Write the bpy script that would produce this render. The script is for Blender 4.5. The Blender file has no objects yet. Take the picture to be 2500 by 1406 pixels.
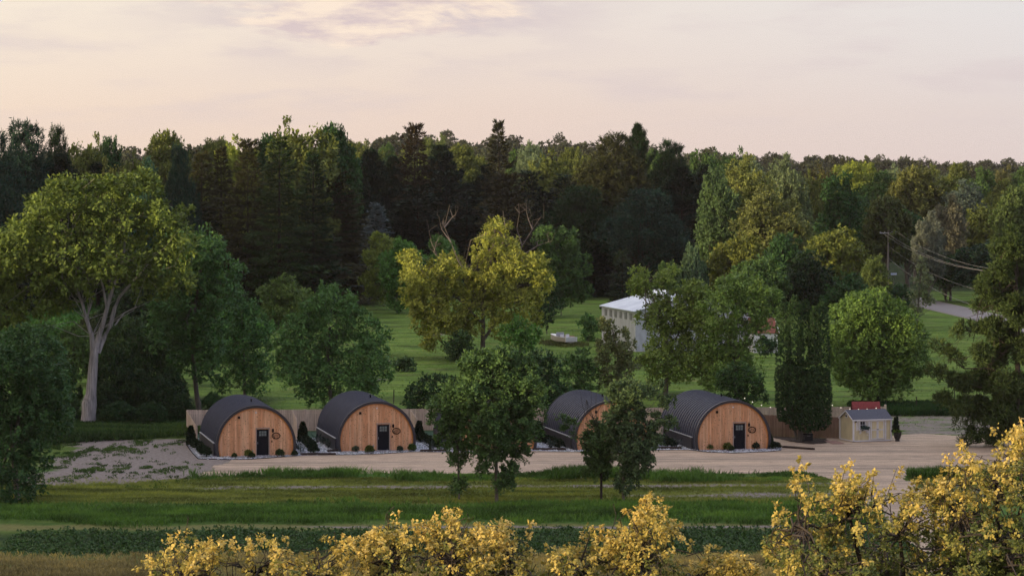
import bpy, math, random
import numpy as np
from math import radians as R, sin, cos, pi

# ------------------------------------------------------------------ camera, sky, sun, exposure
S = bpy.context.scene
C = S.collection
F, W0, HOR, CAMZ = 7200.0, 2500.0, 395.0, 22.6      # focal length in photo pixels, photo width, horizon row, camera height
cd = bpy.data.cameras.new("camera")
cam = bpy.data.objects.new("camera", cd); C.objects.link(cam)
cd.sensor_width = 36; cd.lens = 36 * F / W0
cd.shift_y = -(703 - HOR) / W0
cd.clip_start = 1; cd.clip_end = 9000
cam.location = (0, 0, CAMZ); cam.rotation_euler = (R(90), 0, 0)
S.camera = cam
SUN_AZ, SUN_EL = math.atan2(-0.88, -0.47), R(4.6)    # direction towards the sun, low behind the camera's shoulder
sd = np.array([sin(SUN_AZ) * cos(SUN_EL), cos(SUN_AZ) * cos(SUN_EL), sin(SUN_EL)])

W = bpy.data.worlds.new("World"); S.world = W; W.use_nodes = True


class NT:
    """small helper round a node tree"""
    def __init__(s, tree): s.t = tree; s.n = tree.nodes; s.l = tree.links
    def add(s, typ, **k):
        n = s.n.new(typ)
        for a, b in k.items():
            if a == 'ins':
                for i, v in b.items():
                    if isinstance(v, bpy.types.NodeSocket): s.l.new(v, n.inputs[i])
                    else: n.inputs[i].default_value = v
            else: setattr(n, a, b)
        return n
    def math(s, op, a, b=0.0, c=0.0, clamp=False):
        return s.add('ShaderNodeMath', operation=op, use_clamp=clamp, ins={0: a, 1: b, 2: c}).outputs[0]
    def mix(s, f, a, b, t='MIX'):
        n = s.add('ShaderNodeMix', data_type='RGBA', blend_type=t, clamp_factor=True)
        for i, v in ((0, f), (6, a), (7, b)):
            if isinstance(v, bpy.types.NodeSocket): s.l.new(v, n.inputs[i])
            else: n.inputs[i].default_value = v if i == 0 else (*v[:3], 1)
        return n.outputs[2]
    def ramp(s, f, stops, interp='LINEAR'):
        n = s.add('ShaderNodeValToRGB'); r = n.color_ramp; r.interpolation = interp
        while len(r.elements) < len(stops): r.elements.new(0.5)
        for e, (p, c) in zip(r.elements, stops):
            e.position = p; e.color = (*c, 1) if hasattr(c, '__len__') else (c, c, c, 1)
        s.l.new(f, n.inputs[0]); return n.outputs[0]
    def noise(s, vec, scale, detail=3, rough=.55, dist=0):
        n = s.add('ShaderNodeTexNoise', ins={'Scale': scale, 'Detail': detail, 'Roughness': rough, 'Distortion': dist})
        if vec is not None: s.l.new(vec, n.inputs['Vector'])
        return n.outputs[0]
    def mapping(s, vec, scale=(1, 1, 1), loc=(0, 0, 0), rot=(0, 0, 0)):
        return s.add('ShaderNodeMapping', ins={0: vec, 1: loc, 2: rot, 3: scale}).outputs[0]


w = NT(W.node_tree); w.n.clear()
tc = w.add('ShaderNodeTexCoord').outputs['Generated']
sx = w.add('ShaderNodeSeparateXYZ', ins={0: tc})
az = w.math('ARCTAN2', sx.outputs[0], sx.outputs[1])
el = sx.outputs[2]
sky = w.add('ShaderNodeTexSky', sky_type='NISHITA', sun_disc=False)
sky.sun_elevation = SUN_EL; sky.sun_rotation = SUN_AZ
sky.air_density = 1.2; sky.dust_density = 2.5
elc = w.math('MAXIMUM', el, 0.0)
base = w.ramp(w.math('POWER', elc, 0.5), [(0.0, (.89, .71, .63)), (.13, (.91, .755, .67)), (.235, (.93, .85, .79)),
                                          (.42, (1.05, 1.04, 1.08)), (.70, (1.25, 1.32, 1.50)), (1.0, (1.25, 1.40, 1.70))])
tint = w.ramp(w.math('MULTIPLY_ADD', az, 0.5 / pi, 0.5), [(0.0, (.42, .42, .50)), (.10, (.60, .50, .45)), (0.20, (1.25, .95, .65)), (.33, (1.0, .85, .70)), (.43, (1.10, 1.02, .88)), (.469, (1.14, 1.10, .99)), (.50, (1.03, 1.01, .99)), (.53, (.94, 1.0, 1.08)), (.60, (.80, .84, .95)), (.72, (.45, .47, .58)), (1.0, (.42, .42, .50))])
col = w.mix(1.0, base, tint, 'MULTIPLY')
# thin evening cloud: noise stretched along the horizon, thicker puffs high up
cv = w.add('ShaderNodeCombineXYZ', ins={0: az, 1: w.math('MULTIPLY', el, 3.4), 2: 0.0}).outputs[0]
n1 = w.noise(cv, 17, 7, .6, .35)
n2 = w.noise(w.mapping(cv, (1, 1.7, 1), (4.2, 1.3, 0)), 9, 6, .6)
# grey-lilac wisps
wisp = w.ramp(n2, [(.47, 0.0), (.66, 1.0)], 'EASE')
wisp = w.math('MULTIPLY', wisp, w.ramp(el, [(.008, 0.0), (.022, 1.0)]))
col = w.mix(w.math('MULTIPLY', wisp, .55), col, (.79, .68, .69))
# pale cream heaps near the top of the frame, a little left of centre
mx = w.math('POWER', w.math('DIVIDE', w.math('ADD', az, .045), .06), 2)
my = w.math('POWER', w.math('DIVIDE', w.math('SUBTRACT', el, .052), .017), 2)
msk = w.math('POWER', 2.718, w.math('MULTIPLY', w.math('ADD', mx, my), -1.0))
heap = w.ramp(w.math('MULTIPLY_ADD', msk, .30, w.math('MULTIPLY', n1, .8)), [(.56, 0.0), (.66, 1.0)], 'EASE')
lil = w.math('MULTIPLY', msk, w.ramp(w.noise(w.mapping(cv, (1, 1.3, 1), (1.1, 7.3, 0)), 22, 5, .6), [(.42, 0.0), (.60, 1.0)], 'EASE'))
col = w.mix(w.math('MULTIPLY', lil, .95), col, (.70, .60, .65))
col = w.mix(w.math('MULTIPLY', heap, .9), col, w.mix(w.ramp(w.noise(w.mapping(cv, (1, 1.2, 1), (2.2, .4, 0)), 34, 6, .62), [(.40, 0.0), (.58, 1.0)]), (.80, .66, .66), (1.12, .93, .76)))
col10 = w.mix(1.0, col, (10, 10, 10), 'MULTIPLY')
fin = w.mix(.88, sky.outputs[0], col10)
bg = w.add('ShaderNodeBackground', ins={0: fin, 1: .1})
wo = w.add('ShaderNodeOutputWorld', ins={0: bg.outputs[0]})

sl = bpy.data.lights.new("sun", 'SUN'); sl.energy = 5.0; sl.angle = R(.6); sl.color = (1, .77, .46)
so = bpy.data.objects.new("sun", sl); C.objects.link(so)
from mathutils import Vector
so.rotation_euler = Vector(sd).to_track_quat('Z', 'Y').to_euler(); so.location = (-60, -40, 60)

vs = S.view_settings; vs.view_transform = 'Standard'; vs.look = 'None'; vs.gamma = 1; vs.exposure = 0.0; vs.use_curve_mapping = False
S.cycles.max_bounces = 6; S.cycles.diffuse_bounces = 3; S.cycles.transmission_bounces = 3; S.cycles.transparent_max_bounces = 8
S.cycles.volume_bounces = 1; S.cycles.use_adaptive_sampling = True; S.cycles.adaptive_threshold = .006; S.cycles.use_denoising = True; S.cycles.denoising_prefilter = 'FAST'
S.cycles.volume_step_rate = 4


# ------------------------------------------------------------------ helpers
def PX(x, y, D):
    """the point at distance D that the photo shows at pixel (x, y)"""
    return np.array([(x - W0 / 2) / F * D, D, CAMZ - (y - HOR) / F * D])


def GX(x, y):
    """ground point (height 0) seen at pixel (x, y)"""
    D = CAMZ * F / (y - HOR)
    return np.array([(x - W0 / 2) / F * D, D, 0.0])


def smooth(a, b, x):
    t = np.clip((np.asarray(x, float) - a) / (b - a), 0, 1); return t * t * (3 - 2 * t)


_rn = np.random.RandomState(5).rand(256, 256)
def vnoise(x, y):
    x = np.asarray(x, float); y = np.asarray(y, float)
    xi = np.floor(x).astype(int); yi = np.floor(y).astype(int); fx = x - xi; fy = y - yi
    fx = fx * fx * (3 - 2 * fx); fy = fy * fy * (3 - 2 * fy)
    g = lambda a, b: _rn[a % 256, b % 256]
    return (g(xi, yi) * (1 - fx) + g(xi + 1, yi) * fx) * (1 - fy) + (g(xi, yi + 1) * (1 - fx) + g(xi + 1, yi + 1) * fx) * fy
def fbm(x, y, o=4):
    r = 0; a = .5; t = 0
    for i in range(o):
        r = r + a * vnoise(x * 2 ** i + 13.7 * i, y * 2 ** i + 7.1 * i); t += a; a *= .5
    return r / t


def terrain(x, y):
    x = np.asarray(x, float); y = np.asarray(y, float)
    # unseen ridge added to the west to keep evening sun off the low ground
    hr = np.interp(y, [-300, -150, 20, 120, 270, 420, 520, 700], [0, 15, 18, 26.5, 28.5, 38, 38, 0])
    xr = -195 + 10 * np.sin(y / 60.0)
    r = hr * np.exp(-((x - xr) / 32.0) ** 2) * (.93 + .14 * vnoise(y / 17.0, x * 0 + 3))
    u = x / np.maximum(y, 1)
    top = np.interp(u, [-.3, -.10, -.06, -.04, .02, .08, .15, .3], [11, 11, 14, 22, 17, 9, 5, 4])
    h = smooth(560, 1650, y) * top * (.85 + .3 * vnoise(x / 130.0, y / 170.0))
    return r + h


def tag(o, label=None, cat=None, group=None, kind=None):
    if label: o['label'] = label
    if cat: o['category'] = cat
    if group: o['group'] = group
    if kind: o['kind'] = kind
    return o


def empty(name, loc=(0, 0, 0), rz=0.0, label=None, cat=None, group=None):
    o = bpy.data.objects.new(name, None); C.objects.link(o)
    o.location = loc; o.rotation_euler = (0, 0, rz); o.empty_display_size = .3
    return tag(o, label, cat, group)


def np_mesh(name, v, quads=None, tris=None, attr=None):
    me = bpy.data.meshes.new(name)
    v = np.ascontiguousarray(v, np.float32)
    me.vertices.add(len(v)); me.vertices.foreach_set('co', v.ravel())
    idx = []; starts = []; n = 0
    if quads is not None and len(quads):
        idx.append(np.asarray(quads).ravel()); starts.append(np.arange(len(quads)) * 4); n = len(quads) * 4
    if tris is not None and len(tris):
        idx.append(np.asarray(tris).ravel()); starts.append(n + np.arange(len(tris)) * 3)
    idx = np.concatenate(idx).astype(np.int32); starts = np.concatenate(starts).astype(np.int32)
    me.loops.add(len(idx)); me.loops.foreach_set('vertex_index', idx)
    me.polygons.add(len(starts)); me.polygons.foreach_set('loop_start', starts)
    if attr:
        for k, a in attr.items():
            at = me.attributes.new(k, 'FLOAT', 'POINT'); at.data.foreach_set('value', np.ascontiguousarray(a, np.float32))
    me.update(calc_edges=True); me.validate()
    return me


class MB:
    """collects simple solids, then links them as one mesh object"""
    def __init__(s): s.v = []; s.f = []; s.sm = []
    def add(s, v, f, smooth=False):
        o = len(s.v); s.v += [tuple(map(float, p)) for p in v]; s.f += [tuple(i + o for i in q) for q in f]; s.sm += [smooth] * len(f); return s
    def box(s, c, d, M=None, bev=0.0):
        x, y, z = c; a, b, h = d[0] / 2, d[1] / 2, d[2] / 2
        v = [(x + i * a, y + j * b, z + k * h) for k in (-1, 1) for j in (-1, 1) for i in (-1, 1)]
        if M is not None: v = [M(p) for p in v]
        return s.add(v, [(0, 2, 3, 1), (4, 5, 7, 6), (0, 1, 5, 4), (2, 6, 7, 3), (0, 4, 6, 2), (1, 3, 7, 5)])
    def obox(s, p, u, wdt, z0, z1, L, y0=0.0):
        """box standing on a line from p along unit u: L long, wdt thick"""
        ux, uy = u; nx, ny = -uy, ux; v = []
        for z in (z0, z1):
            for (a, b) in ((0, -wdt / 2), (L, -wdt / 2), (L, wdt / 2), (0, wdt / 2)):
                v.append((p[0] + ux * a + nx * b, p[1] + uy * a + ny * b, z))
        return s.add(v, [(0, 3, 2, 1), (4, 5, 6, 7), (0, 1, 5, 4), (1, 2, 6, 5), (2, 3, 7, 6), (3, 0, 4, 7)])
    def tube(s, pts, rad, n=7, cap=True):
        v, f = tube_vf(pts, rad, n); return s.add(v, f, True)
    def build(s, name, mat, parent=None, loc=None):
        me = bpy.data.meshes.new(name); me.from_pydata(s.v, [], s.f); me.update()
        me.polygons.foreach_set('use_smooth', s.sm)
        o = bpy.data.objects.new(name, me); C.objects.link(o)
        for m in (mat if isinstance(mat, (list, tuple)) else [mat]): me.materials.append(m)
        if parent: o.parent = parent
        if loc is not None: o.location = loc
        return o


def tube_vf(pts, rad, n=7):
    pts = [np.asarray(p, float) for p in pts]
    if not hasattr(rad, '__len__'): rad = [rad] * len(pts)
    v = []; f = []
    for i, p in enumerate(pts):
        d = pts[min(i + 1, len(pts) - 1)] - pts[max(i - 1, 0)]; d /= (np.linalg.norm(d) + 1e-9)
        a = np.cross(d, (0, 0, 1) if abs(d[2]) < .9 else (0, 1, 0)); a /= np.linalg.norm(a); b = np.cross(d, a)
        for k in range(n):
            t = 2 * pi * k / n; v.append(tuple(p + rad[i] * (cos(t) * a + sin(t) * b)))
    for i in range(len(pts) - 1):
        for k in range(n):
            f.append((i * n + k, i * n + (k + 1) % n, (i + 1) * n + (k + 1) % n, (i + 1) * n + k))
    f.append(tuple(range(n))); f.append(tuple((len(pts) - 1) * n + k for k in reversed(range(n))))
    return v, f


def link(name, me, mat, parent=None, color=None):
    o = bpy.data.objects.new(name, me); C.objects.link(o)
    if mat is not None and not me.materials: me.materials.append(mat)
    if parent: o.parent = parent
    if color is not None: o.color = (*color, 1)
    return o


# ------------------------------------------------------------------ materials
def new_mat(name):
    m = bpy.data.materials.new(name); m.use_nodes = True; t = NT(m.node_tree); t.n.clear()
    out = t.add('ShaderNodeOutputMaterial'); return m, t, out


def simple(name, c, rough=.7, metal=0.0, var=.25, scale=3.0, bump=.0, spec=.5, stretch=(1, 1, 1)):
    m, t, out = new_mat(name)
    co = t.mapping(t.add('ShaderNodeTexCoord').outputs['Object'], stretch)
    n = t.noise(co, scale, 5, .6)
    k = t.ramp(n, [(.3, 1 - var), (.7, 1 + var)])
    b = t.add('ShaderNodeBsdfPrincipled', ins={'Roughness': rough, 'Metallic': metal, 'Specular IOR Level': spec})
    t.l.new(t.mix(1, c, k, 'MULTIPLY'), b.inputs[0])
    if bump:
        bp = t.add('ShaderNodeBump', ins={'Strength': bump, 'Distance': .05, 'Height': t.noise(co, scale * 4, 4)})
        t.l.new(bp.outputs[0], b.inputs['Normal'])
    t.l.new(b.outputs[0], out.inputs[0]); return m


def leaf_mat(name, trans=.16, var=(.45, 1.6), rough=.6):
    m, t, out = new_mat(name)
    oc = t.add('ShaderNodeObjectInfo').outputs['Color']
    v = t.add('ShaderNodeAttribute', attribute_name='v').outputs['Fac']
    k = t.ramp(v, [(0.0, var[0]), (1.0, var[1])])
    c = t.mix(1, oc, k, 'MULTIPLY')
    yel = t.mix(1, c, (1.35, 1.12, .55), 'MULTIPLY')
    c = t.mix(t.ramp(v, [(.55, 0.0), (1.0, .45)]), c, yel)
    b = t.add('ShaderNodeBsdfPrincipled', ins={0: c, 'Roughness': rough, 'Specular IOR Level': .12})
    tr = t.add('ShaderNodeBsdfTranslucent', ins={0: t.mix(1, c, (1.15, 1.1, .6), 'MULTIPLY')})
    mx = t.add('ShaderNodeMixShader', ins={0: trans, 1: b.outputs[0], 2: tr.outputs[0]})
    t.l.new(mx.outputs[0], out.inputs[0]); return m


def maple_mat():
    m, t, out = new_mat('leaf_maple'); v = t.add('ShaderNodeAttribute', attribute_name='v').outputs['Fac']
    c = t.ramp(v, [(0.0, (.070, .105, .030)), (.35, (.17, .20, .05)), (.58, (.48, .39, .09)), (1.0, (.80, .60, .18))])  # yellow leaf tone, with sunlit gold tips and shaded green depths painted in
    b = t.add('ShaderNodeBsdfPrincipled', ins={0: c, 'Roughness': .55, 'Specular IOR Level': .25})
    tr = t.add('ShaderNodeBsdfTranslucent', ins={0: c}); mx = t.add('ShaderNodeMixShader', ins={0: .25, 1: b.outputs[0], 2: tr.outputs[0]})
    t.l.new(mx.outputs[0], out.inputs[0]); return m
MAPLE = maple_mat()
LEAF = leaf_mat('leaf_broad'); NEEDLE = leaf_mat('leaf_needle', .12, (.6, 1.4), .7)
BARK = simple('bark_grey', (.13, .11, .09), .9, var=.35, scale=2, bump=.6, stretch=(3, 3, .4))
BARKP = simple('bark_pale', (.36, .34, .33), .95, var=.5, scale=2.2, bump=1.0, spec=.1, stretch=(3.5, 3.5, .3))
BARKD = simple('bark_dark', (.05, .038, .03), .95, var=.3, scale=2)
DEAD = simple('dead_wood', (.17, .14, .13), .9, var=.3, scale=2)
DARKMETAL = None


def plank_mat(name, c1, c2, width, knots=.35, groove=.5, axis=0, rough=.6, lo=.72):
    m, t, out = new_mat(name)
    co = t.add('ShaderNodeTexCoord').outputs['Object']
    s = t.add('ShaderNodeSeparateXYZ', ins={0: co})
    rn = t.add('ShaderNodeObjectInfo').outputs['Random']
    u = t.math('DIVIDE', s.outputs[axis], width); fl = t.math('ADD', t.math('FLOOR', u), t.math('FLOOR', t.math('MULTIPLY', rn, 300.0))); fr = t.math('FRACT', u)
    wn = t.add('ShaderNodeTexWhiteNoise', noise_dimensions='1D', ins={'W': fl})
    pc = t.mix(wn.outputs[0], c1, c2)
    off = t.add('ShaderNodeCombineXYZ', ins={0: t.math('MULTIPLY', fl, 3.17), 1: 0.0, 2: t.math('MULTIPLY', wn.outputs[0], 9.0)}).outputs[0]
    v2 = t.add('ShaderNodeVectorMath', operation='ADD', ins={0: co, 1: off}).outputs[0]
    grain = t.noise(t.mapping(v2, (28, 28, 1.3)), 1.0, 4, .6, .4)
    g2 = t.noise(t.mapping(v2, (1.2, 1.2, .7)), 1.0, 3)
    pc = t.mix(1, pc, t.ramp(rn, [(0.0, .90), (1.0, 1.08)]), 'MULTIPLY')
    c = t.mix(1, pc, t.ramp(grain, [(.3, lo), (.7, 1.12)]), 'MULTIPLY')
    c = t.mix(1, c, t.ramp(g2, [(.3, .82), (.7, 1.12)]), 'MULTIPLY')
    vo = t.add('ShaderNodeTexVoronoi', ins={'Vector': t.mapping(v2, (7.5, 7.5, 4.6)), 'Scale': 1.0, 'Randomness': 1.0})
    kn = t.ramp(vo.outputs['Distance'], [(.10, 1.0), (.24, 0.0)])
    kk = t.math('MULTIPLY', kn, knots)
    c = t.mix(kk, c, (.10, .035, .012))
    gr = t.ramp(fr, [(0.0, 1.0), (.05, 0.0), (.95, 0.0), (1.0, 1.0)])
    c = t.mix(t.math('MULTIPLY', gr, groove), c, (.04, .02, .012))
    b = t.add('ShaderNodeBsdfPrincipled', ins={0: c, 'Roughness': rough, 'Specular IOR Level': .25})
    bp = t.add('ShaderNodeBump', ins={'Strength': .5, 'Distance': .02, 'Height': t.math('SUBTRACT', 1.0, gr)})
    t.l.new(bp.outputs[0], b.inputs['Normal']); t.l.new(b.outputs[0], out.inputs[0]); return m


CEDAR = plank_mat('cedar_planks', (.76, .36, .175), (.95, .57, .33), .135, .85, .5)
ORANGE = simple('oiled_cedar_rim', (.62, .25, .07), .55, var=.2, scale=6)
FENCEW = plank_mat('fence_boards', (.54, .43, .355), (.70, .58, .49), .14, .15, .45, rough=.85)
FENCER = plank_mat('fence_boards_red', (.26, .16, .115), (.36, .23, .165), .14, .2, .5, rough=.85)


def metal_roof():
    m, t, out = new_mat('dark_roof_metal')
    co = t.add('ShaderNodeTexCoord').outputs['Object']
    n = t.noise(co, 1.3, 5, .6); n2 = t.noise(t.mapping(co, (1, 9, 1)), 2.0, 3)
    c = t.mix(n, (.032, .036, .055), (.064, .070, .105))
    b = t.add('ShaderNodeBsdfPrincipled', ins={0: c, 'Metallic': .15, 'Specular IOR Level': .55})
    t.l.new(t.ramp(n2, [(.3, .42), (.7, .62)]), b.inputs['Roughness'])
    bp = t.add('ShaderNodeBump', ins={'Strength': .15, 'Distance': .03, 'Height': n})
    t.l.new(bp.outputs[0], b.inputs['Normal']); t.l.new(b.outputs[0], out.inputs[0]); return m


ROOFM = metal_roof()
RIM = simple('charcoal_trim', (.035, .032, .040), .5, var=.1)
DOORM = simple('black_door_paint', (.006, .007, .012), .6, var=.1, spec=.15)
DFRAME = simple('pale_door_frame', (.40, .30, .25), .6, var=.1)
GLASSD = simple('door_glass', (.16, .19, .19), .15, var=.2, scale=8, spec=.8)
BLACK = simple('black_fitting', (.010, .007, .008), .8, var=.1, spec=.1)
BRONZE = simple('dark_bronze_sign', (.020, .008, .006), .9, var=.1, spec=.05)
WHITE = simple('white_paint', (.78, .78, .80), .6, var=.06)
GREYM = simple('grey_metal', (.35, .36, .38), .5, var=.1)
CREAM = plank_mat('cream_siding', (.74, .66, .42), (.80, .72, .47), .2, 0, .12, lo=.96)
SHINGLE = simple('grey_shingles', (.095, .10, .13), .9, var=.35, scale=9, stretch=(1, 3, 1))
REDSH = simple('red_shingles', (.23, .035, .035), .8, var=.35, scale=7, stretch=(1, 3, 1))
RUST = simple('rusty_roof', (.20, .055, .03), .8, var=.5, scale=2.2)
TIMBER = simple('dark_timber', (.045, .030, .026), .9, var=.4, scale=4)
POLE = simple('pole_wood', (.27, .24, .22), .9, var=.25, scale=3, stretch=(3, 3, .4))
WIREM = simple('wire', (.30, .28, .27), .6, var=.05)
POT = simple('black_pot', (.014, .013, .016), .5, var=.1)
TURF = simple('green_turf', (.012, .055, .022), .95, var=.25, scale=5)
MULCH = simple('brown_mulch', (.045, .028, .020), 1, var=.5, scale=12, bump=.8)
PAVER = simple('brick_pavers', (.30, .17, .13), .9, var=.3, scale=6)
BARNW = plank_mat('barn_metal', (.50, .49, .50), (.58, .57, .57), .9, 0, .25, axis=1, lo=.93)
BARNR = plank_mat('barn_roof_metal', (.56, .62, .71), (.64, .70, .78), .95, 0, .30, axis=0, lo=.90, rough=.45)
SKYL = simple('barn_light_panel', (.22, .23, .25), .4, var=.15)
BULB, _t, _o = new_mat('lit_bulb'); _e = _t.add('ShaderNodeEmission', ins={0: (1, .86, .70, 1), 1: 1.1}); _t.l.new(_e.outputs[0], _o.inputs[0])


def rock_mat():
    m, t, out = new_mat('white_rock')
    co = t.add('ShaderNodeTexCoord').outputs['Object']
    vo = t.add('ShaderNodeTexVoronoi', ins={'Vector': co, 'Scale': 6.5})
    c = t.mix(1, t.mix(t.noise(co, 1.2, 4), (.30, .32, .36), (.50, .52, .57)), t.ramp(vo.outputs['Distance'], [(.1, 1.25), (.75, .35)]), 'MULTIPLY')
    c = t.mix(1, c, t.mix(.35, (1, 1, 1), vo.outputs['Color']), 'MULTIPLY')
    b = t.add('ShaderNodeBsdfPrincipled', ins={0: c, 'Roughness': .9})
    bp = t.add('ShaderNodeBump', ins={'Strength': .8, 'Distance': .08, 'Height': t.math('SUBTRACT', 1.0, vo.outputs['Distance'])})
    t.l.new(bp.outputs[0], b.inputs['Normal']); t.l.new(b.outputs[0], out.inputs[0]); return m


ROCK = rock_mat()


def gravel_mat():
    m, t, out = new_mat('tan_gravel')
    co = t.add('ShaderNodeTexCoord').outputs['Object']
    a = t.noise(t.mapping(co, (.05, .30, 1)), 1.0, 5, .6, .3)
    b_ = t.noise(t.mapping(co, (.6, 1.6, 1)), 1.0, 6, .65)
    f = t.noise(co, 9, 3, .7)
    c = t.mix(t.ramp(a, [(.35, 0.0), (.68, 1.0)]), (.52, .395, .285), (.38, .295, .225))
    c = t.mix(1, c, t.ramp(b_, [(.25, .62), (.72, 1.18)]), 'MULTIPLY')
    rut = t.noise(t.mapping(co, (.025, .9, 1)), 1.0, 3, .5, .6)
    c = t.mix(1, c, t.ramp(rut, [(.36, .72), (.45, 1.0), (.60, 1.0), (.68, 1.14)]), 'MULTIPLY')
    c = t.mix(1, c, t.ramp(f, [(.3, .70), (.7, 1.26)]), 'MULTIPLY')
    b = t.add('ShaderNodeBsdfPrincipled', ins={0: c, 'Roughness': .95, 'Specular IOR Level': .2})
    bp = t.add('ShaderNodeBump', ins={'Strength': .5, 'Distance': .06, 'Height': b_})
    t.l.new(bp.outputs[0], b.inputs['Normal']); t.l.new(b.outputs[0], out.inputs[0]); return m


def ground_mat():
    m, t, out = new_mat('ground_mix')
    co = t.add('ShaderNodeTexCoord').outputs['Object']
    A = lambda n: t.add('ShaderNodeAttribute', attribute_name=n).outputs['Fac']
    big = t.noise(t.mapping(co, (.03, .05, 1)), 1.0, 4, .55)
    mid = t.noise(t.mapping(co, (.22, .55, 1)), 1.0, 6, .65, .3)
    streak = t.noise(t.mapping(co, (.5, 2.2, 1)), 1.0, 5, .7)
    fine = t.noise(t.mapping(co, (3.2, 5.0, 1)), 1.0, 4, .75)
    g = t.mix(t.ramp(mid, [(.32, 0.0), (.68, 1.0)]), (.065, .125, .026), (.160, .210, .045))
    g = t.mix(t.ramp(big, [(.4, 0.0), (.65, .5)]), g, (.050, .115, .020))
    bright = t.mix(t.ramp(mid, [(.35, 0.0), (.7, 1.0)]), (.080, .165, .028), (.210, .290, .050))
    lawn = t.noise(t.mapping(co, (.11, .16, 1)), 1.0, 5, .6, .8)
    bright = t.mix(1, bright, t.ramp(lawn, [(.34, .42), (.50, 1.0), (.66, 1.35)]), 'MULTIPLY')
    bright = t.mix(t.ramp(t.noise(t.mapping(co, (.2, .25, 1), (5, 9, 0)), 1.0, 4), [(.60, 0.0), (.72, .7)]), bright, (.26, .24, .10))
    g = t.mix(A('bright'), g, bright)
    g = t.mix(A('lush'), g, t.mix(mid, (.048, .120, .026), (.105, .20, .040)))
    g = t.mix(A('yell'), g, t.mix(streak, (.15, .19, .042), (.27, .28, .085)))
    g = t.mix(A('crop'), g, t.mix(streak, (.018, .040, .014), (.040, .070, .024)))
    g = t.mix(A('dry'), g, t.mix(streak, (.20, .16, .07), (.34, .28, .13)))
    so = t.mix(fine, (.20, .170, .155), (.34, .295, .265))
    sm = t.math('ADD', A('soil'), t.math('MULTIPLY', t.math('SUBTRACT', streak, .5), 1.5))
    sm = t.math('ADD', sm, t.math('MULTIPLY', t.math('SUBTRACT', mid, .5), 1.0))
    g = t.mix(t.ramp(sm, [(.42, 0.0), (.60, 1.0)]), g, so)
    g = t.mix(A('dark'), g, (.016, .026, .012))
    g = t.mix(1, g, t.ramp(fine, [(.28, .55), (.72, 1.38)]), 'MULTIPLY')
    b = t.add('ShaderNodeBsdfPrincipled', ins={0: g, 'Roughness': 1.0, 'Specular IOR Level': .1})
    bp = t.add('ShaderNodeBump', ins={'Strength': .9, 'Distance': .18, 'Height': t.math('ADD', fine, t.math('MULTIPLY', mid, 2))})
    t.l.new(bp.outputs[0], b.inputs['Normal']); t.l.new(b.outputs[0], out.inputs[0]); return m


# ------------------------------------------------------------------ ground sheet
def grid_mesh(name, xs, ys, zf, attrs=None):
    X, Y = np.meshgrid(xs, ys); Z = zf(X, Y)
    v = np.stack([X.ravel(), Y.ravel(), Z.ravel()], 1)
    nx, ny = len(xs), len(ys); i = np.arange(nx - 1)[None, :] + nx * np.arange(ny - 1)[:, None]; i = i.ravel()
    q = np.stack([i, i + 1, i + nx + 1, i + nx], 1)
    me = np_mesh(name, v, quads=q, attr={k: f(X, Y).ravel() for k, f in (attrs or {}).items()})
    me.polygons.foreach_set('use_smooth', [True] * len(me.polygons)); return me


def pxof(X, Y):
    Y = np.maximum(Y, 1); return W0 / 2 + X / Y * F, HOR + CAMZ / Y * F


def edge_noise(X, Y, s=3.0): return (fbm(X / s, Y / s) - .5)


def a_gravel(X, Y):
    """1 inside the gravel yard, 0 outside, ragged"""
    n = edge_noise(X, Y, 2.5) * 3.0
    px, py = pxof(X, Y)
    low = np.interp(X, [-24, -10, 0, 10, 18, 25, 40], [211.3, 214, 213.5, 213.3, 214.2, 213.0, 212])   # near edge
    hi = np.interp(X, [-24, 18, 20, 24, 29, 34, 40, 60], [246, 246, 243, 241, 242, 245, 243, 242])
    left = -22.8 + (Y - 212) * .12
    m = smooth(-.6, .6, Y - low + n * .6) * smooth(-.5, .5, hi - Y + n) * smooth(-.6, .6, X - left + n * 1.3)
    # driveway leaving the yard towards the camera
    dx = np.interp(Y, [150, 180, 200, 215], [25.0, 26.0, 25.6, 25.0]); hw = np.interp(Y, [150, 200, 212, 216], [2.6, 2.2, 3.2, 5.5])
    d = smooth(-.5, .5, hw - np.abs(X - dx) + n * .5) * (Y < 216) * (Y > 150)
    return np.maximum(m, d)


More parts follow.
